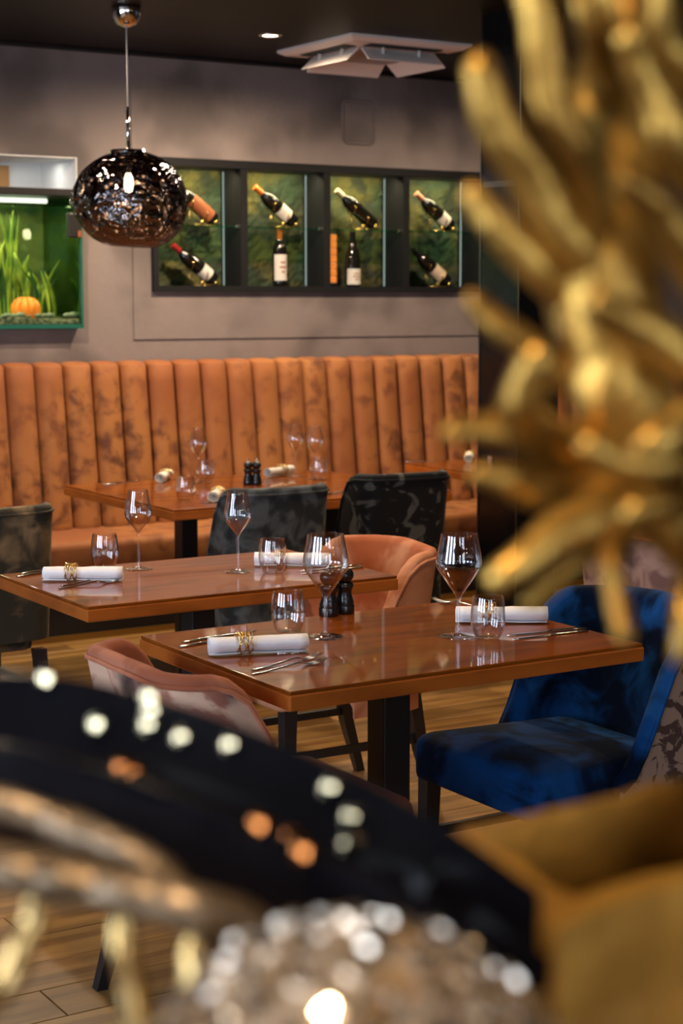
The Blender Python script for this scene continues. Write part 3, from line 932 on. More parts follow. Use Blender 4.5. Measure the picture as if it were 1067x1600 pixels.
# ------------------------------------------------------------------ chairs
def velvet(name, a, b, c=None, scale=8, lo=.4, hi=.6, sheen=.06, detail=6, distort=0.6):
    return mat(name, a, .75, spec=.2, c2=b, scale=scale, detail=detail, lo=lo, hi=hi, sheen=sheen, c3=c, scale3=4, lo3=.5, hi3=.65, distort=distort, bump=.04, bscale=60)
V = {
    'blue': velvet('blue_velvet', (0.006, 0.055, 0.20), (0.0008, 0.005, 0.018), scale=6, lo=.38, hi=.60, sheen=.05),
    'ikat': velvet('taupe_ikat', (0.30, 0.22, 0.18), (0.07, 0.045, 0.04), scale=16, lo=.5, hi=.56, detail=3, distort=1.5),
    'salmon': velvet('salmon_velvet', (0.46, 0.170, 0.095), (0.30, 0.090, 0.045), scale=6),
    'salmon_print': velvet('salmon_print', (0.62, 0.40, 0.29), (0.33, 0.13, 0.09), (0.035, 0.022, 0.024), scale=7, lo=.45, hi=.55, detail=5),
    'orange': velvet('orange_suede', (0.56, 0.25, 0.135), (0.34, 0.088, 0.028), scale=5, lo=.4, hi=.62),
    'grey': velvet('charcoal_velvet', (0.085, 0.098, 0.108), (0.020, 0.023, 0.026), scale=11, lo=.4, hi=.62),
    'black': velvet('black_printed_velvet', (0.006, 0.006, 0.007), (0.075, 0.075, 0.070), scale=9, lo=.55, hi=.64, detail=3, distort=2.2),
    'olive': velvet('dark_olive_velvet', (0.035, 0.033, 0.026), (0.24, 0.17, 0.095), scale=8, lo=.44, hi=.68),
    'mauve': velvet('mauve_print', (0.40, 0.25, 0.20), (0.20, 0.11, 0.095), (0.05, 0.03, 0.03), scale=9, lo=.45, hi=.58, detail=5),
}
def sstep(t):
    t = max(0., min(1., t)); return t * t * (3 - 2 * t)
def chair(loc_, rz, inner, outer, piping, lbl, top=.80, a=.25, cr=.115, lean=.07, group=None, crown=.012, wf=-.03, pw=1.0, zbot=.31):
    t = empty('dining_chair', loc_, rz, lbl, 'chair', group or 'upholstered dining chairs')
    b = .265
    # plan curve of the outer face: wing front -> corner -> centre of back, mirrored
    half = []
    for k in range(5): half.append((-a, wf + (b - cr - wf) * k / 5))
    for k in range(9):
        q = k / 8 * PI / 2
        half.append((-a + cr - cr * math.cos(q), b - cr + cr * math.sin(q)))
    for k in range(1, 5): half.append((-a + cr + (a - cr) * k / 4, b + .012 * k / 4))
    path = half + [(-x, y) for x, y in half[-2::-1]]
    L = [0]
    for p, q in zip(path[:-1], path[1:]): L.append(L[-1] + math.dist(p, q))
    tot = L[-1]
    lw = (b - cr - wf) + cr * PI / 2 * .25
    sec_in, sec_out, pip = [], [], []
    th = .05
    for i, (x, y) in enumerate(path):
        p0, p1 = path[max(0, i - 1)], path[min(len(path) - 1, i + 1)]
        d = Vector((p1[0] - p0[0], p1[1] - p0[1], 0)).normalized()
        n = Vector((-d.y, d.x, 0))          # outward
        if n.x * x + n.y * (y - 0.0) < 0: n = -n
        s = min(L[i], tot - L[i])
        hz = .425 + (top - .425) * sstep(s / lw) ** pw + crown * sstep((s - lw) / (tot / 2 - lw + 1e-6))
        def P(off, z):
            k = max(0., (z - .40)) / .4
            ly = lean * k * k ** .2 * (max(0, n.y) ** .6)
            tp = .012 * k * (1 if x > 0 else -1) * (1 - max(0, n.y))
            return Vector((x + tp, y + ly, 0)) + n * off + Vector((0, 0, z))
        zi0 = min(.37 if zbot < .35 else zbot + .02, hz - .05)
        zi = [zi0 + (hz - .02 - zi0) * k / 6 for k in range(7)]
        ring = [P(-th - .012 * math.sin(PI * k / 6), z) for k, z in enumerate(zi)]
        ring += [P(-th * .86, hz - .006), P(-th * .5, hz + .002), P(-th * .16, hz - .004), P(-.002, hz - .018)]
        zo = [hz - .03 - (hz - .03 - min(zbot + .03, hz - .05)) * k / 5 for k in range(6)]
        ring += [P(-.009, z) for z in zo]
        sec_in.append(ring)
        zl = min(zbot, hz - .06)
        zz = [hz - .028 - (hz - .028 - zl) * k / 6 for k in range(7)]
        sec_out.append([P(0.0, z) for z in zz] + [P(-.008, z) for z in zz[::-1]])
        pip.append(P(.001, hz - .023))
    obj('backrest', loft(sec_in), V[inner], t, True, 60)
    obj('back_panel', loft(sec_out), V[outer], t, True, 60)
    obj('piping', tube(pip, .0055, 6), V[piping], t, True)
    # seat: rounded cushion, wider at the front
    def outline(ins):
        wf_, wb_, y0_, y1_, rc = a - .012 - ins, (a - .012) * .84 - ins, -.275 + ins, .19 - ins, .035
        pts_ = []
        for cx_, cy_, a0 in ((wb_ - rc, y1_ - rc, 0), (-wb_ + rc, y1_ - rc, 90), (-wf_ + rc, y0_ + rc, 180), (wf_ - rc, y0_ + rc, 270)):
            for k in range(6): pts_.append((cx_ + rc * math.cos(R(a0 + k * 18)), cy_ + rc * math.sin(R(a0 + k * 18))))
        return pts_
    lv = [(.352, .012), (.358, .002), (.37, 0), (.435, 0), (.450, .003), (.460, .010), (.466, .022), (.471, .05), (.475, .10), (.477, .15)]
    bm = loft([[(x, y, z) for x, y in outline(ins)] for z, ins in lv])
    obj('seat', bm, V[inner], t, True, 70)
    lg = []
    for sx in (-1, 1):
        for sy in (-1, 1):
            xt, yt = sx * (a - .04), (-.235 if sy < 0 else .20)
            xb, yb_ = sx * (a - .035), (-.245 if sy < 0 else .285)
            rings = []
            for z, x, y, s in ((.358, xt, yt, .021), (.17, (xt + xb) / 2, yt * .6 + yb_ * .4, .018), (0, xb, yb_, .0135)):
                rings.append([(x - s, y - s, z), (x + s, y - s, z), (x + s, y + s, z), (x - s, y + s, z)])
            obj('leg', loft(rings), K['black_wood'], t)
        z = .21
        obj('stretcher', bx(sx * (a - .038) - .008, sx * (a - .038) + .008, -.222, .212, z - .012, z + .012), K['black_wood'], t)
    return t
V['blue'].node_tree.nodes['Principled BSDF'].inputs['Specular IOR Level'].default_value = 0.05
chair((1.805, 3.245, 0), R(90), 'salmon', 'salmon_print', 'salmon', 'salmon velvet chair with a marbled print back at the table end opposite the blue chair', top=.795)
chair((2.665, 3.245, 0), R(-90), 'blue', 'ikat', 'blue', 'blue velvet chair with a taupe patterned outer back', top=.795, a=.265)
chair((2.715, 4.475, 0), R(-90), 'orange', 'orange', 'orange', 'orange suede chair behind the pepper mills, tucked at a table end', top=.785)
chair((2.0, 5.685, 0), R(180), 'olive', 'olive', 'olive', 'dark olive mottled velvet chair facing the banquette beside the wall aquarium', top=.865, a=.245, cr=.09, lean=.06, crown=.0, zbot=.40)
chair((3.205, 5.825, 0), R(180), 'grey', 'grey', 'grey', 'charcoal velvet chair seen from behind at the wide banquette table', top=.855, a=.205, cr=.07, lean=.06, crown=.0)
chair((3.85, 5.93, 0), R(176), 'black', 'black', 'black', 'black printed velvet chair between the charcoal chair and the black column', top=.865, a=.205, cr=.07, lean=.06, crown=.0)
chair((4.005, 4.235, 0), R(90), 'orange', 'mauve', 'orange', 'chair with mauve marbled back and orange piping beyond the blue chair', top=.81)

# ------------------------------------------------------------------ tableware
def solid(outer, inner):
    return outer + inner[::-1]
def glass_mesh(name, outer, floor_k, th):
    """outer: profile from the foot centre to the rim; floor_k: index where the bowl starts"""
    foot, bowl = outer[:floor_k + 1], outer[floor_k:]
    bowl = spline(bowl, 5)
    foot = spline(foot[1:], 4)[:-1]
    inn = []
    for i, (r, z) in enumerate(bowl):
        p, q = bowl[max(0, i - 1)], bowl[min(len(bowl) - 1, i + 1)]
        dr, dz = q[0] - p[0], q[1] - p[1]
        l_ = math.hypot(dr, dz)
        rr, zz = r - dz / l_ * th, z + dr / l_ * th
        if rr > .003: inn.append((rr, zz))
    R1, Z1 = bowl[-1]
    rim = [(R1 - th * .15, Z1 + th * .35), (R1 - th * .5, Z1 + th * .5), (R1 - th * .85, Z1 + th * .35)]
    z0 = inn[0][1] - inn[0][0] * .35
    prof = [(0, 0)] + foot + bowl + rim + inn[::-1] + [(inn[0][0] * .5, z0 + inn[0][0] * .1), (0, z0)]
    b_ = lathe(prof, 56)
    bmesh.ops.recalc_face_normals(b_, faces=b_.faces[:])
    for f in b_.faces: f.smooth = True
    me = bpy.data.meshes.new(name); b_.to_mesh(me); b_.free(); me.materials.append(K['glass'])
    return me
def wg_mesh(kind):
    if kind == 'big':
        return glass_mesh('wine_glass', [(0, 0), (.040, 0), (.0435, .0012), (.040, .0028), (.024, .0042), (.009, .0075), (.0048, .014), (.0040, .03), (.0040, .075), (.0052, .090), (.0100, .102), (.023, .121), (.040, .146), (.0520, .165), (.0545, .178), (.0522, .198), (.0472, .222), (.0430, .246)], 9, .0009)
    return glass_mesh('wine_glass', [(0, 0), (.037, 0), (.0405, .0012), (.037, .0028), (.022, .0042), (.008, .0075), (.0045, .014), (.0036, .03), (.0036, .095), (.0048, .108), (.0105, .118), (.0235, .134), (.037, .153), (.0405, .166), (.0388, .185), (.0338, .210), (.0290, .236)], 9, .0009)
def tum_mesh():
    return glass_mesh('tumbler', [(0, 0), (.020, 0), (.026, .0008), (.0305, .0045), (.0365, .018), (.0405, .036), (.0412, .052), (.0395, .076), (.0355, .100)], 3, .0012)
ME = {'big': wg_mesh('big'), 'small': wg_mesh('small'), 'tum': tum_mesh()}
def put(name, me, px, lbl, cat, grp, z=TOPZ, rz=0):
    p = on_z(px[0], px[1], z)
    o = obj(name, me, None)
    o.location = (p.x, p.y, z + .0005)
    o.rotation_euler = (0, 0, rz)
    return tag(o, lbl, cat, grp)
for k, px, lb in (('big', (509, 996), 'wide bowl wine glass beside the black mills, behind the napkin with cutlery in front'),
                  ('big', (716, 995), 'wide bowl wine glass on the blue chair side of its table'),
                  ('small', (217, 889), 'slim wine glass nearest the left napkin of the middle table'),
                  ('small', (372, 894), 'slim wine glass standing alone in the centre of the middle table'),
                  ('small', (310, 753), 'slim wine glass behind a tumbler near the twisted napkin on the banquette table'),
                  ('small', (461, 744), 'slim wine glass at the far cream napkin on the banquette table'),
                  ('small', (492, 748), 'slim wine glass beside the tumbler at the far cream napkin'),
                  ('small', (291, 778), 'slim wine glass at the near edge setting of the banquette table')):
    if px == (291, 778): continue
    put('wine_glass', ME[k], px, lb, 'wine glass', 'wine glasses on the tables')
for px, lb in (((450, 988), 'stemless tumbler behind the rolled napkin on the table with the mills'),
               ((762, 997), 'stemless tumbler in front of the napkin on the blue chair side'),
               ((164, 886), 'stemless tumbler near the left napkin of the middle table'),
               ((426, 895), 'stemless tumbler before the napkin beside the orange chair'),
               ((321, 754), 'stemless tumbler beside the twisted napkin on the banquette table'),
               ((290, 783), 'stemless tumbler near the front edge of the banquette table'),
               ((498, 750), 'stemless tumbler at the far cream napkin of the banquette table')):
    put('tumbler', ME['tum'], px, lb, 'glass', 'tumblers on the tables')

# rolled napkins
def napkin_mesh(seed, ln, r1):
    random.seed(seed)
    turns = 2.6
    n = 46
    spi = []
    for k in range(n + 1):
        t = k / n
        a = -t * turns * 2 * PI + PI * .5
        r = .004 + (r1 - .004) * t ** .85
        spi.append((r * math.cos(a), r * math.sin(a)))
    def off(i, d):
        p, q = spi[max(0, i - 1)], spi[min(n, i + 1)]
        dx, dy = q[0] - p[0], q[1] - p[1]
        l_ = math.hypot(dx, dy) or 1
        return (spi[i][0] - dy / l_ * d, spi[i][1] + dx / l_ * d)
    ring = [off(i, .0012) for i in range(n + 1)] + [off(i, -.0012) for i in range(n, -1, -1)]
    secs = []
    m = 10
    for j in range(m + 1):
        u = j / m
        pinch = 1 - .12 * math.exp(-((u - .42) / .09) ** 2)
        rot = .10 * (u - .5)
        sec = []
        for k, (y, z) in enumerate(ring):
            y2 = (y * math.cos(rot) - z * math.sin(rot)) * pinch * 1.12
            z2 = (y * math.sin(rot) + z * math.cos(rot)) * pinch * .92
            wob = .0012 * noise.noise(Vector((u * 6 + seed, y * 80, z * 80)))
            sec.append((-ln / 2 + ln * u + .003 * noise.noise(Vector((k * .12, seed, 0))), y2 + wob, z2 + wob))
        secs.append(sec)
    bm = loft(secs)
    zmin = min(v.co.z for v in bm.verts)
    for v in bm.verts: v.co.z -= zmin
    bmesh.ops.recalc_face_normals(bm, faces=bm.faces[:])
    for f in bm.faces: f.smooth = len(f.verts) == 4
    me = bpy.data.meshes.new('napkin'); bm.to_mesh(me); bm.free()
    return me
def ring_mesh(seed):
    random.seed(seed)
    bm = NB()
    pts = []
    turns, n = 11, 22
    for k in range(turns * n):
        a = 2 * PI * k / n
        q = k / n
        r = .0255 + .0022 * math.sin(q * 5.1 + 2 * math.sin(a)) + .0012 * math.sin(3 * a + q)
        x = -.016 + .032 * ((q * .618) % 1.0) * 0 + .015 * math.sin(q * 2.4 + a * .0) + .004 * math.sin(2 * a + q * 3)
        pts.append((x, r * math.cos(a) * 1.04, r * math.sin(a) * .93))
    tube(pts, .00115, 5, bm)
    zmin = min(v.co.z for v in bm.verts)
    for v in bm.verts: v.co.z -= zmin
    for f in bm.faces: f.smooth = True
    me = bpy.data.meshes.new('napkin_ring'); bm.to_mesh(me); bm.free(); me.materials.append(K['gold_wire'])
    return me
NM = [napkin_mesh(1, .225, .0225), napkin_mesh(2, .225, .0225), napkin_mesh(3, .20, .0225)]
NM[0].materials.append(K['linen']); NM[1].materials.append(K['linen']); NM[2].materials.append(K['linen_warm'])
RMs = [ring_mesh(5), ring_mesh(9)]
random.seed(21)
naps = [((1.868, 3.342), -19, 0, 'white rolled napkin on the table corner above two forks, in a gold wire ring', 'by the two forks at the salmon chair'),
        ((2.560, 3.352), -33, 1, 'white rolled napkin on the table beside the blue chair', 'seen through the tumbler near the blue chair'),
        ((1.945, 4.495), -31, 1, 'white rolled napkin in gold ring on the left end of the middle table', 'on the left end of the middle table'),
        ((2.585, 4.415), -36, 0, 'white rolled napkin behind the tumbler near the orange chair', 'behind the tumbler near the orange chair'),
        ((3.365, 6.86), 52, 2, 'cream rolled napkin pointing at the banquette, on the left of the wide table', 'on the left of the wide banquette table'),
        ((3.215, 6.085), 54, 2, 'cream rolled napkin near the front edge of the wide table, beside the charcoal chair', 'near the front edge by the charcoal chair'),
        ((3.90, 6.77), 27, 2, 'cream rolled napkin beside the mills on the wide banquette table', 'beside the mills on the wide banquette table'),
        ((3.86, 6.04), 48, 2, 'cream rolled napkin behind the black printed chair', 'behind the black printed chair'),
        ((5.06, 6.90), 52, 2, 'cream rolled napkin on the table behind the black column', 'on the table behind the black column'),
        ((4.10, 4.42), -35, 0, 'white rolled napkin on the small table beyond the mauve chair', 'on the small table beyond the mauve chair')]
for i, ((x, y), a, k, lb, rl) in enumerate(naps):
    o = obj('napkin', NM[k], None)
    o.location = (x, y, TOPZ + .0025); o.rotation_euler = (0, 0, R(a))
    tag(o, lb, 'napkin', 'rolled napkins on the tables')
    g = obj('napkin_ring', RMs[i % 2], None)
    off = -.018 if k != 2 else .03
    g.location = (x + off * math.cos(R(a)), y + off * math.sin(R(a)), TOPZ + .0004); g.rotation_euler = (0, 0, R(a))
    tag(g, 'gold wire napkin ring ' + rl, 'napkin ring', 'gold wire napkin rings')

# cutlery: flat lofts
def strip(sections, bm=None):
    """sections: (x, halfwidth, z, thickness)"""
    rings = []
    for x, w_, z, t in sections:
        rings.append([(x, -w_, z), (x, -w_ * .6, z + t), (x, w_ * .6, z + t), (x, w_, z), (x, w_ * .6, z - t * .4), (x, -w_ * .6, z - t * .4)])
    return loft(rings, bm)
def fork_mesh():
    bm = strip([(-.100, .0035, .004, .0015), (-.097, .0058, .003, .002), (-.06, .0048, .003, .0022), (-.01, .0028, .007, .0024), (.025, .0024, .011, .0024), (.040, .0045, .009, .0018), (.055, .0105, .005, .0014), (.062, .0115, .0045, .0013)])
    for k in range(4):
        y = -.0092 + k * .00613
        b2 = [(.060, .0021, .0045, .0012), (.080, .0018, .006, .0012), (.098, .0015, .011, .0011), (.104, .0007, .0135, .0007)]
        rings = [[(x, y - w_, z), (x, y - w_ * .6, z + t), (x, y + w_ * .6, z + t), (x, y + w_, z), (x, y, z - t * .5)] for x, w_, z, t in b2]
        loft(rings, bm)
    return bm
def knife_mesh():
    return strip([(-.115, .003, .003, .002), (-.112, .0062, .003, .003), (-.07, .0060, .003, .0035), (-.02, .0045, .003, .0035), (-.012, .0058, .003, .0036), (-.006, .0042, .003, .003), (0, .0068, .003, .0015), (.05, .0088, .003, .0011), (.09, .0078, .003, .001), (.108, .0012, .003, .0007)])
def fin(bm, name):
    bmesh.ops.recalc_face_normals(bm, faces=bm.faces[:])
    for f in bm.faces: f.smooth = len(f.verts) == 4
    zmin = min(v.co.z for v in bm.verts)
    for v in bm.verts: v.co.z -= zmin
    me = bpy.data.meshes.new(name); bm.to_mesh(me); bm.free(); me.materials.append(K['steel']); return me
FK, KN = fin(fork_mesh(), 'fork'), fin(knife_mesh(), 'knife')
def lay(kind, p0, p1, lb, shift=0.0):
    a, b = on_z(*p0, TOPZ), on_z(*p1, TOPZ)
    d = (b - a); ang = math.atan2(d.y, d.x)
    c = (a + b) / 2 + Vector((-math.sin(ang), math.cos(ang), 0)) * shift
    o = obj(kind, FK if kind == 'fork' else KN, None)
    o.location = (c.x, c.y, TOPZ + .0005); o.rotation_euler = (0, 0, ang)
    tag(o, lb, kind, kind + 's on the tables')
lay('fork', (392, 1055), (508, 1035), 'polished fork laid in front of the napkin, its tines by the wide bowl glass')
lay('fork', (398, 1049), (502, 1028), 'polished fork lying close against the napkin with the gold ring', .008)
lay('knife', (282, 1012), (400, 992), 'steel knife whose handle shows behind the napkin at the salmon chair')
lay('knife', (286, 1005), (404, 985), 'second steel knife behind the napkin at the salmon chair')
lay('knife', (912, 983), (792, 994), 'steel knife on the table edge beside the blue chair')
lay('knife', (914, 987), (800, 1000), 'steel knife nearest the edge beside the blue chair')
lay('fork', (760, 952), (690, 942), 'fork behind the napkin on the blue chair side')
lay('fork', (88, 921), (190, 908), 'polished fork in front of the left napkin of the middle table')
lay('fork', (96, 917), (186, 903), 'polished fork lying against the left napkin of the middle table', .006)
lay('knife', (28, 902), (120, 888), 'steel knife behind the left napkin of the middle table')
lay('knife', (36, 897), (126, 884), 'second steel knife behind the left napkin of the middle table')
lay('knife', (562, 884), (470, 893), 'steel knife near the orange chair on the middle table')
lay('knife', (562, 888), (474, 897), 'steel knife nearer the table edge by the orange chair')
lay('knife', (296, 782), (330, 800), 'steel knife beside the front napkin of the wide banquette table') if False else None
lay('fork', (312, 790), (352, 776), 'fork at the front edge of the wide banquette table')
lay('knife', (515, 772), (560, 766), 'knife at the front edge of the wide table near the black printed chair')
lay('knife', (170, 757), (215, 752), 'knife lying alone at the banquette end of the wide table')
lay('fork', (372, 746), (412, 743), 'fork near the mills of the wide banquette table') if False else None
lay('knife', (642, 722), (690, 720), 'knife on the table beside the black column')

# pepper and salt mills
def mill(px, lb, s=1.0, p=None):
    p = on_z(px[0], px[1], TOPZ)
    t = empty('mill', (p.x, p.y, TOPZ), 0, lb, 'pepper mill', 'black table mills')
    q = lambda L_: [(r * s, z * s) for r, z in L_]
    obj('base', lathe(q([(0, 0), (.0225, 0), (.0235, .002), (.0235, .019), (.0225, .021), (0, .021)]), 28), K['mill_black'], t, True, 50)
    obj('body', lathe(q([(0, .021), (.0215, .021), (.0225, .026), (.0195, .036), (.0165, .048), (.0185, .058), (.0215, .064), (.0205, .070), (.015, .074), (0, .074)]), 28), K['mill_black'], t, True, 60)
    obj('head', lathe(q([(0, .074), (.015, .0745), (.0175, .078), (.0215, .086), (.0215, .094), (.017, .102), (.008, .106), (0, .1065)]), 28), K['mill_black'], t, True, 60)
    obj('knob', lathe(q([(0, .106), (.003, .1065), (.003, .110), (.0055, .112), (.0055, .1155), (.003, .1175), (0, .118)]), 16), K['chrome'], t, True, 60)
mill((538, 958), 'black turned pepper mill nearest the orange chair on the table with the blue chair', 1.1)
mill((514, 962), 'black turned mill standing behind the wide bowl wine glass stem', 1.1)
mill((388, 757), 'black mill on the wide banquette table, nearer the tumblers', .95)
mill((401, 757), 'black mill on the wide banquette table, nearer the cream napkin', .95)

# ------------------------------------------------------------------ foreground: service counter and what stands on it
CT = 0.98
rzc = -YAW
ctr = empty('service_counter', (math.sin(YAW) * .78, math.cos(YAW) * .78, 0), rzc, 'dark walnut service counter below the gold sculpture', 'counter')
obj('counter_top', bx(-.80, .80, -.42, .42, CT - .04, CT, .004), K['counter'], ctr)
obj('counter_body', bx(-.76, .76, -.38, .38, .08, CT - .04), K['black_trim'], ctr)
obj('plinth', bx(-.72, .72, -.34, .34, 0, .08), K['black_trim'], ctr)

# gold sculpture of branching fingers
DS = 1.0
scu_base = at(1570, 1400, .84 * DS); scu_base.z = CT
scu = empty('gold_sculpture', scu_base, 0, 'gilded driftwood sculpture with many blunt branching fingers', 'sculpture')
def branch(pts, name='branch', n=10, sub=6, rough=.10):
    """pts: (px, py, depth, radius in px)"""
    sp_ = spline(pts, sub)
    P = [at(x, y, d * DS) - scu_base for x, y, d, r in sp_]
    Rr = [max(.4, r) * d * DS / FPX for x, y, d, r in sp_]
    # rounded ends
    t0 = (P[0] - P[1]).normalized()
    P = [P[0] + t0 * Rr[0] * .9, P[0] + t0 * Rr[0] * .6] + P
    Rr = [Rr[0] * .30, Rr[0] * .78] + Rr
    bm = tube(P, Rr, n)
    for v in bm.verts:
        q = noise.noise(v.co * 28) * rough
        v.co += Vector((noise.noise(v.co * 30 + Vector((7, 0, 0))), noise.noise(v.co * 30), noise.noise(v.co * 30 + Vector((0, 9, 0))))) * .005
    return obj(name, bm, K['gold'], scu, True)
SC = .84
branch([(1000, -60, SC + .05, 60), (975, 120, SC + .04, 80), (950, 300, SC + .03, 90), (945, 450, SC + .02, 95), (970, 600, SC + .02, 85), (1010, 740, SC + .03, 70), (1120, 860, SC + .03, 70), (1400, 1100, SC + .02, 60), (1570, 1400, SC, 50)], 'trunk', 14)
obj('foot', lathe([(0, 0), (.075, 0), (.08, .01), (.05, .03), (.032, .1), (.026, at(1570, 1400, .84 * DS).z - CT + .01), (0, at(1570, 1400, .84 * DS).z - CT + .01)], 20), K['gold'], scu, True)
BR = [
    [(738, 100, .80, 26), (775, 175, .81, 36), (830, 280, .82, 42), (890, 380, .84, 50), (940, 460, .86, 50)],
    [(828, -60, .80, 34), (845, 70, .80, 34), (878, 190, .81, 33), (910, 290, .83, 36), (940, 400, .86, 40)],
    [(905, -50, .82, 20), (915, 40, .82, 20), (940, 150, .85, 28)],
    [(935, -50, .80, 20), (952, 30, .81, 20), (968, 110, .85, 30)],
    [(982, 62, .79, 26), (1010, 130, .80, 30), (1050, 215, .81, 36), (1110, 300, .84, 40)],
    [(1012, -50, .79, 18), (1030, 30, .80, 22), (1062, 90, .81, 26), (1120, 170, .84, 30)],
    [(985, 280, .79, 25), (1030, 335, .80, 32), (1090, 410, .82, 38), (1150, 500, .85, 40)],
    [(738, 305, .83, 20), (785, 365, .83, 26), (845, 430, .84, 30), (910, 495, .86, 36)],
    [(735, 468, .84, 17), (790, 520, .84, 22), (850, 570, .85, 26), (920, 610, .87, 30)],
    [(925, 473, .78, 24), (985, 500, .79, 32), (1050, 540, .80, 36), (1130, 590, .83, 40)],
    [(842, 560, .79, 27), (830, 600, .80, 33), (812, 640, .81, 30), (850, 690, .84, 40), (930, 720, .87, 50)],
    [(705, 670, .82, 17), (770, 678, .83, 24), (860, 695, .84, 40), (960, 715, .87, 52)],
    [(748, 750, .82, 18), (810, 755, .83, 28), (890, 750, .85, 40), (980, 735, .88, 48)],
    [(925, 690, .78, 22), (975, 722, .79, 30), (1040, 715, .80, 32), (1120, 670, .83, 34)],
    [(1075, 640, .80, 22), (1020, 690, .79, 26), (1010, 720, .80, 26), (1060, 760, .83, 30)],
    [(985, 795, .78, 24), (1035, 785, .79, 25), (1110, 765, .82, 30)],
    [(785, 905, .81, 24), (840, 862, .82, 34), (910, 810, .83, 42), (990, 765, .86, 46)],
    [(838, 940, .83, 14), (890, 890, .84, 22), (950, 830, .86, 30), (1010, 780, .88, 34)],
    [(972, 992, .79, 14), (958, 930, .80, 17), (952, 870, .81, 22), (985, 800, .85, 30)],
    [(1064, 1030, .79, 16), (1060, 965, .79, 22), (1085, 900, .81, 28), (1130, 830, .84, 30)],
]
for b_ in BR: branch(b_)

# gilded planter: open tray with a thick lip, tapering body below
K['liner'] = mat('dark_bronze_liner', (0.10, 0.06, 0.018), 0.55, 0.3, c2=(0.05, 0.03, 0.01), scale=12)  # added dark lining paints the shade inside the open planter
def planter():
    d = .86
    c = [at(672, 1300, .90), at(1120, 1196, .98), at(1190, 1345, .86), at(875, 1450, .80)]
    zr_ = sum(p.z for p in c) / 4
    c = [Vector((p.x, p.y, zr_)) for p in [on_z(676, 1300, zr_), on_z(1120, 1200, zr_), on_z(1250, 1330, zr_), on_z(872, 1440, zr_)]]
    cen = sum(c, Vector()) / 4
    t = empty('gold_planter', (cen.x, cen.y, CT), 0, 'open gilded angular planter with a thick worn lip', 'planter')
    h = zr_ - CT
    def ringp(s, z, off=0):
        out = []
        for i in range(4):
            a, b = (c[i] - cen), (c[(i + 1) % 4] - cen)
            for k in range(8):
                u = k / 8
                q = a.lerp(b, u) * s
                l_ = q.length
                q = q * ((l_ + off) / l_)
                out.append((q.x, q.y, z + .004 * noise.noise(Vector((q.x * 25, q.y * 25, z * 9)))))
        return out
    obj('body', loft([ringp(.90, 0), ringp(.97, .02), ringp(.98, h * .55), ringp(.93, h * .70), ringp(.82, h - .052), ringp(.80, h - .050), ringp(.79, h * .4), ringp(.6, .05)]), K['gold_planter'], t, True, 50)
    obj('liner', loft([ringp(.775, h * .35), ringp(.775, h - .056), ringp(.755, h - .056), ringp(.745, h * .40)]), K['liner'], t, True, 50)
    b2 = NB()
    rg = [ringp(1.0, h - .002), ringp(1.005, h - .012), ringp(.985, h - .050), ringp(.78, h - .052), ringp(.77, h - .012), ringp(.79, h)]
    loft(rg + [rg[0]], b2, cap=False)
    bmesh.ops.remove_doubles(b2, verts=b2.verts[:], dist=1e-6)
    obj('lip', b2, K['gold_planter'], t, True, 50)
planter()

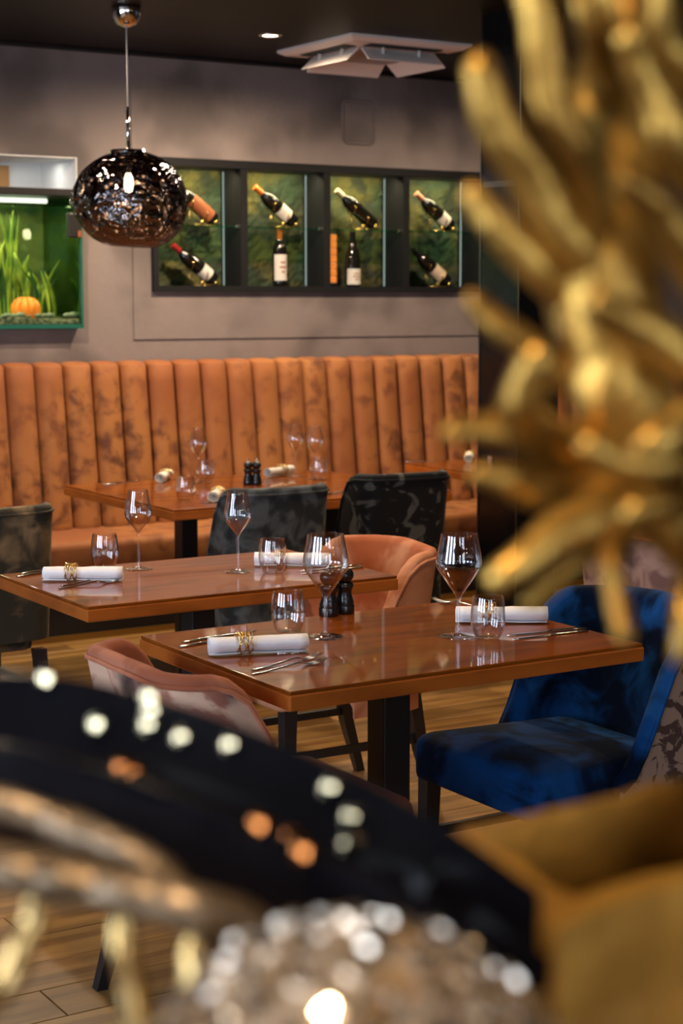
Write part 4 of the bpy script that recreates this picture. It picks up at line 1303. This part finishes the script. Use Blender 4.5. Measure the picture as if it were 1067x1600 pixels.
# black lacquer boat on a slim foot, with added glint studs
win_dir_pt = Vector((X0, 2.6, 1.6))
def boat():
    cl_ = [(-120, 1215, .97, 105, .05), (60, 1235, .95, 112, .06), (230, 1280, .93, 115, .065), (400, 1340, .90, 112, .065), (560, 1400, .865, 100, .06), (700, 1455, .82, 84, .05), (850, 1508, .77, 46, .028)]
    base = at(600, 1560, .87); base.z = CT
    t = empty('black_boat_bowl', base, 0, 'long black lacquered boat shaped bowl with polished studs on its rim', 'bowl')
    sp_ = spline(cl_, 6)
    secs = []
    side = Vector((FW.x, FW.y, 0)).normalized()
    for x, y, d, hp, wd_ in sp_:
        c = at(x, y, d) - base
        hh = hp * d / FPX
        ring = []
        for k in range(13):
            a = PI * k / 12
            ring.append(c + side * (wd_ * math.cos(a)) + Vector((0, 0, hh * (1 - 1.75 * math.sin(a) ** .8) + (.012 if k == 0 else 0))))
        for k in range(12, -1, -1):
            a = PI * k / 12
            ring.append(c + side * ((wd_ - .007) * math.cos(a)) + Vector((0, 0, hh * (1 - 1.58 * math.sin(a) ** .8) + (.012 if k == 0 else 0))))
        secs.append(ring)
    bm = loft(secs)
    bm.verts.ensure_lookup_table()
    bmesh.ops.recalc_face_normals(bm, faces=bm.faces[:])
    bvh = BVHTree.FromBMesh(bm)
    hull = obj('hull', bm, K['lacquer'], t, True, 70)
    lowz = min(p.z for s in secs[16:30] for p in s)
    obj('foot', lathe([(0, 0), (.06, 0), (.062, .008), (.02, .02), (.012, .05), (.012, lowz + .035), (0, lowz + .035)], 24), K['lacquer'], t, True, 50)
    discs = [(70, 1058), (170, 1068), (235, 1108), (230, 1131), (282, 1150), (358, 1162), (150, 1130), (515, 1230), (548, 1276), (544, 1321), (868, 1432), (868, 1466)]  # made-up mirror discs stand in for highlights on the lacquer
    warm = [(188, 1198), (207, 1206), (400, 1290), (450, 1308), (472, 1328)]
    for lst, mt, rs in ((discs, K['stud_gold'], .0056), (warm, K['copper'], .0056)):
        for px, py in lst:
            r = ray(px, py)
            hit = bvh.ray_cast(CPOS - base, r.normalized())
            if hit[0] is None:
                nr = bvh.find_nearest(at(px, py, .93) - base)
                p = nr[0]; n = nr[1]
            else:
                p, n = hit[0], hit[1]
            wp = p + base
            vdir = (CPOS - wp).normalized()
            ldir = (win_dir_pt - wp).normalized()
            hn = (vdir + ldir).normalized()
            q = Vector((0, 0, 1)).rotation_difference(hn).to_matrix().to_4x4()
            b2 = lathe([(0, .0022), (rs * .5, .0019), (rs, .0008), (rs, -.003), (0, -.003)], 14, M4=Matrix.Translation(p + n * .001 + vdir * .002) @ q)
            obj('stud', b2, mt, t, True, 50)
K['stud_gold'] = mat('champagne_stud', (0.86, 0.72, 0.44), 0.10, 1.0)
K['copper'] = mat('copper_stud', (0.50, 0.17, 0.045), 0.1, 1.0)
boat()

K['tile'] = mat('champagne_mirror_tile', (0.80, 0.68, 0.54), 0.13, 0.95)
# hammered metal vase
def vase():
    c = at(545, 1600, .70)
    base = Vector((c.x, c.y, CT))
    t = empty('mosaic_vase', base, 0, 'round champagne vase covered in small polished tiles in front of the black bowl', 'vase')
    ctop = at(520, 1420, .72).z - CT
    bm = bmesh.new()
    bmesh.ops.create_icosphere(bm, subdivisions=3, radius=1)
    for v in bm.verts:
        n = v.co.copy()
        j = 1 + .02 * noise.noise(n * 5.5)
        v.co = Vector((n.x * .098 * j, n.y * .098 * j, n.z * .098 * j + ctop - .098))
    obj('body', bm, K['champagne'], t, True)
    # mosaic of small polished facets, each a little out of true
    ga = PI * (3 - math.sqrt(5))
    tm = [lathe([(0, .0016), (.0062, .0012), (.0066, -.002), (0, -.002)], 8) for _ in range(1)][0]
    me = bpy.data.meshes.new('mirror_tile'); tm.to_mesh(me); tm.free(); me.materials.append(K['tile'])
    NT = 290
    for k in range(NT):
        z = 1 - 1.75 * (k + .5) / NT
        n = Vector((math.sqrt(1 - z * z) * math.cos(k * ga), math.sqrt(1 - z * z) * math.sin(k * ga), z))
        jn = (n + Vector((random.uniform(-1, 1), random.uniform(-1, 1), random.uniform(-1, 1))) * .22).normalized()
        o = obj('mirror_tile', me, None, t)
        o.location = n * .0995 + Vector((0, 0, ctop - .098))
        o.rotation_euler = Vector((0, 0, 1)).rotation_difference(jn).to_euler()
    obj('foot', lathe([(0, 0), (.055, 0), (.057, .008), (.035, .02), (.03, ctop - .185), (0, ctop - .185)], 24), K['champagne'], t, True, 50)
vase()

# bronze twig stand on the left
def stand():
    base = at(150, 1640, .83); base.z = CT
    t = empty('bronze_twig_stand', base, 0, 'twisted bronze twig stand with gilded legs beside the tiled vase', 'ornament')
    def rod(pts, name, m, n=9, sub=5):
        sp_ = spline(pts, sub)
        P = [at(x, y, d) - base for x, y, d, r in sp_]
        Rr = [r * d / FPX for x, y, d, r in sp_]
        bm = tube(P, Rr, n)
        for v in bm.verts:
            v.co += Vector((noise.noise(v.co * 60), noise.noise(v.co * 60 + Vector((3, 0, 0))), noise.noise(v.co * 60 + Vector((0, 5, 0))))) * .003
        obj(name, bm, m, t, True)
    rod([(-120, 1350, .82, 34), (0, 1362, .81, 36), (130, 1380, .80, 38), (270, 1412, .79, 40), (390, 1455, .80, 40), (470, 1520, .82, 36)], 'twig', K['bronze_rod'])
    rod([(-100, 1235, .86, 22), (20, 1262, .85, 26), (120, 1300, .84, 30), (220, 1345, .82, 26), (300, 1400, .80, 20)], 'twig', K['bronze_rod'])
    zc_ = lambda x, d: (x, None, d)
    for pts in ([(185, 1400, .80, 18), (195, 1480, .80, 22), (208, 1560, .80, 26), (214, 1700, .80, 22), (216, 1990, .79, 14)],
                [(300, 1440, .79, 16), (302, 1520, .79, 24), (280, 1600, .79, 24), (270, 1760, .79, 18), (268, 2010, .785, 14)],
                [(60, 1390, .81, 14), (40, 1480, .81, 22), (0, 1540, .81, 26), (-60, 1640, .81, 24), (-80, 1980, .80, 16)]):
        rod(pts, 'leg', K['gold_bright'], 8)
K['gold_bright'] = mat('pale_gold', (0.70, 0.52, 0.24), 0.25, 0.9, c2=(0.5, .33, .12), scale=18, bump=.5, bscale=25)
stand()
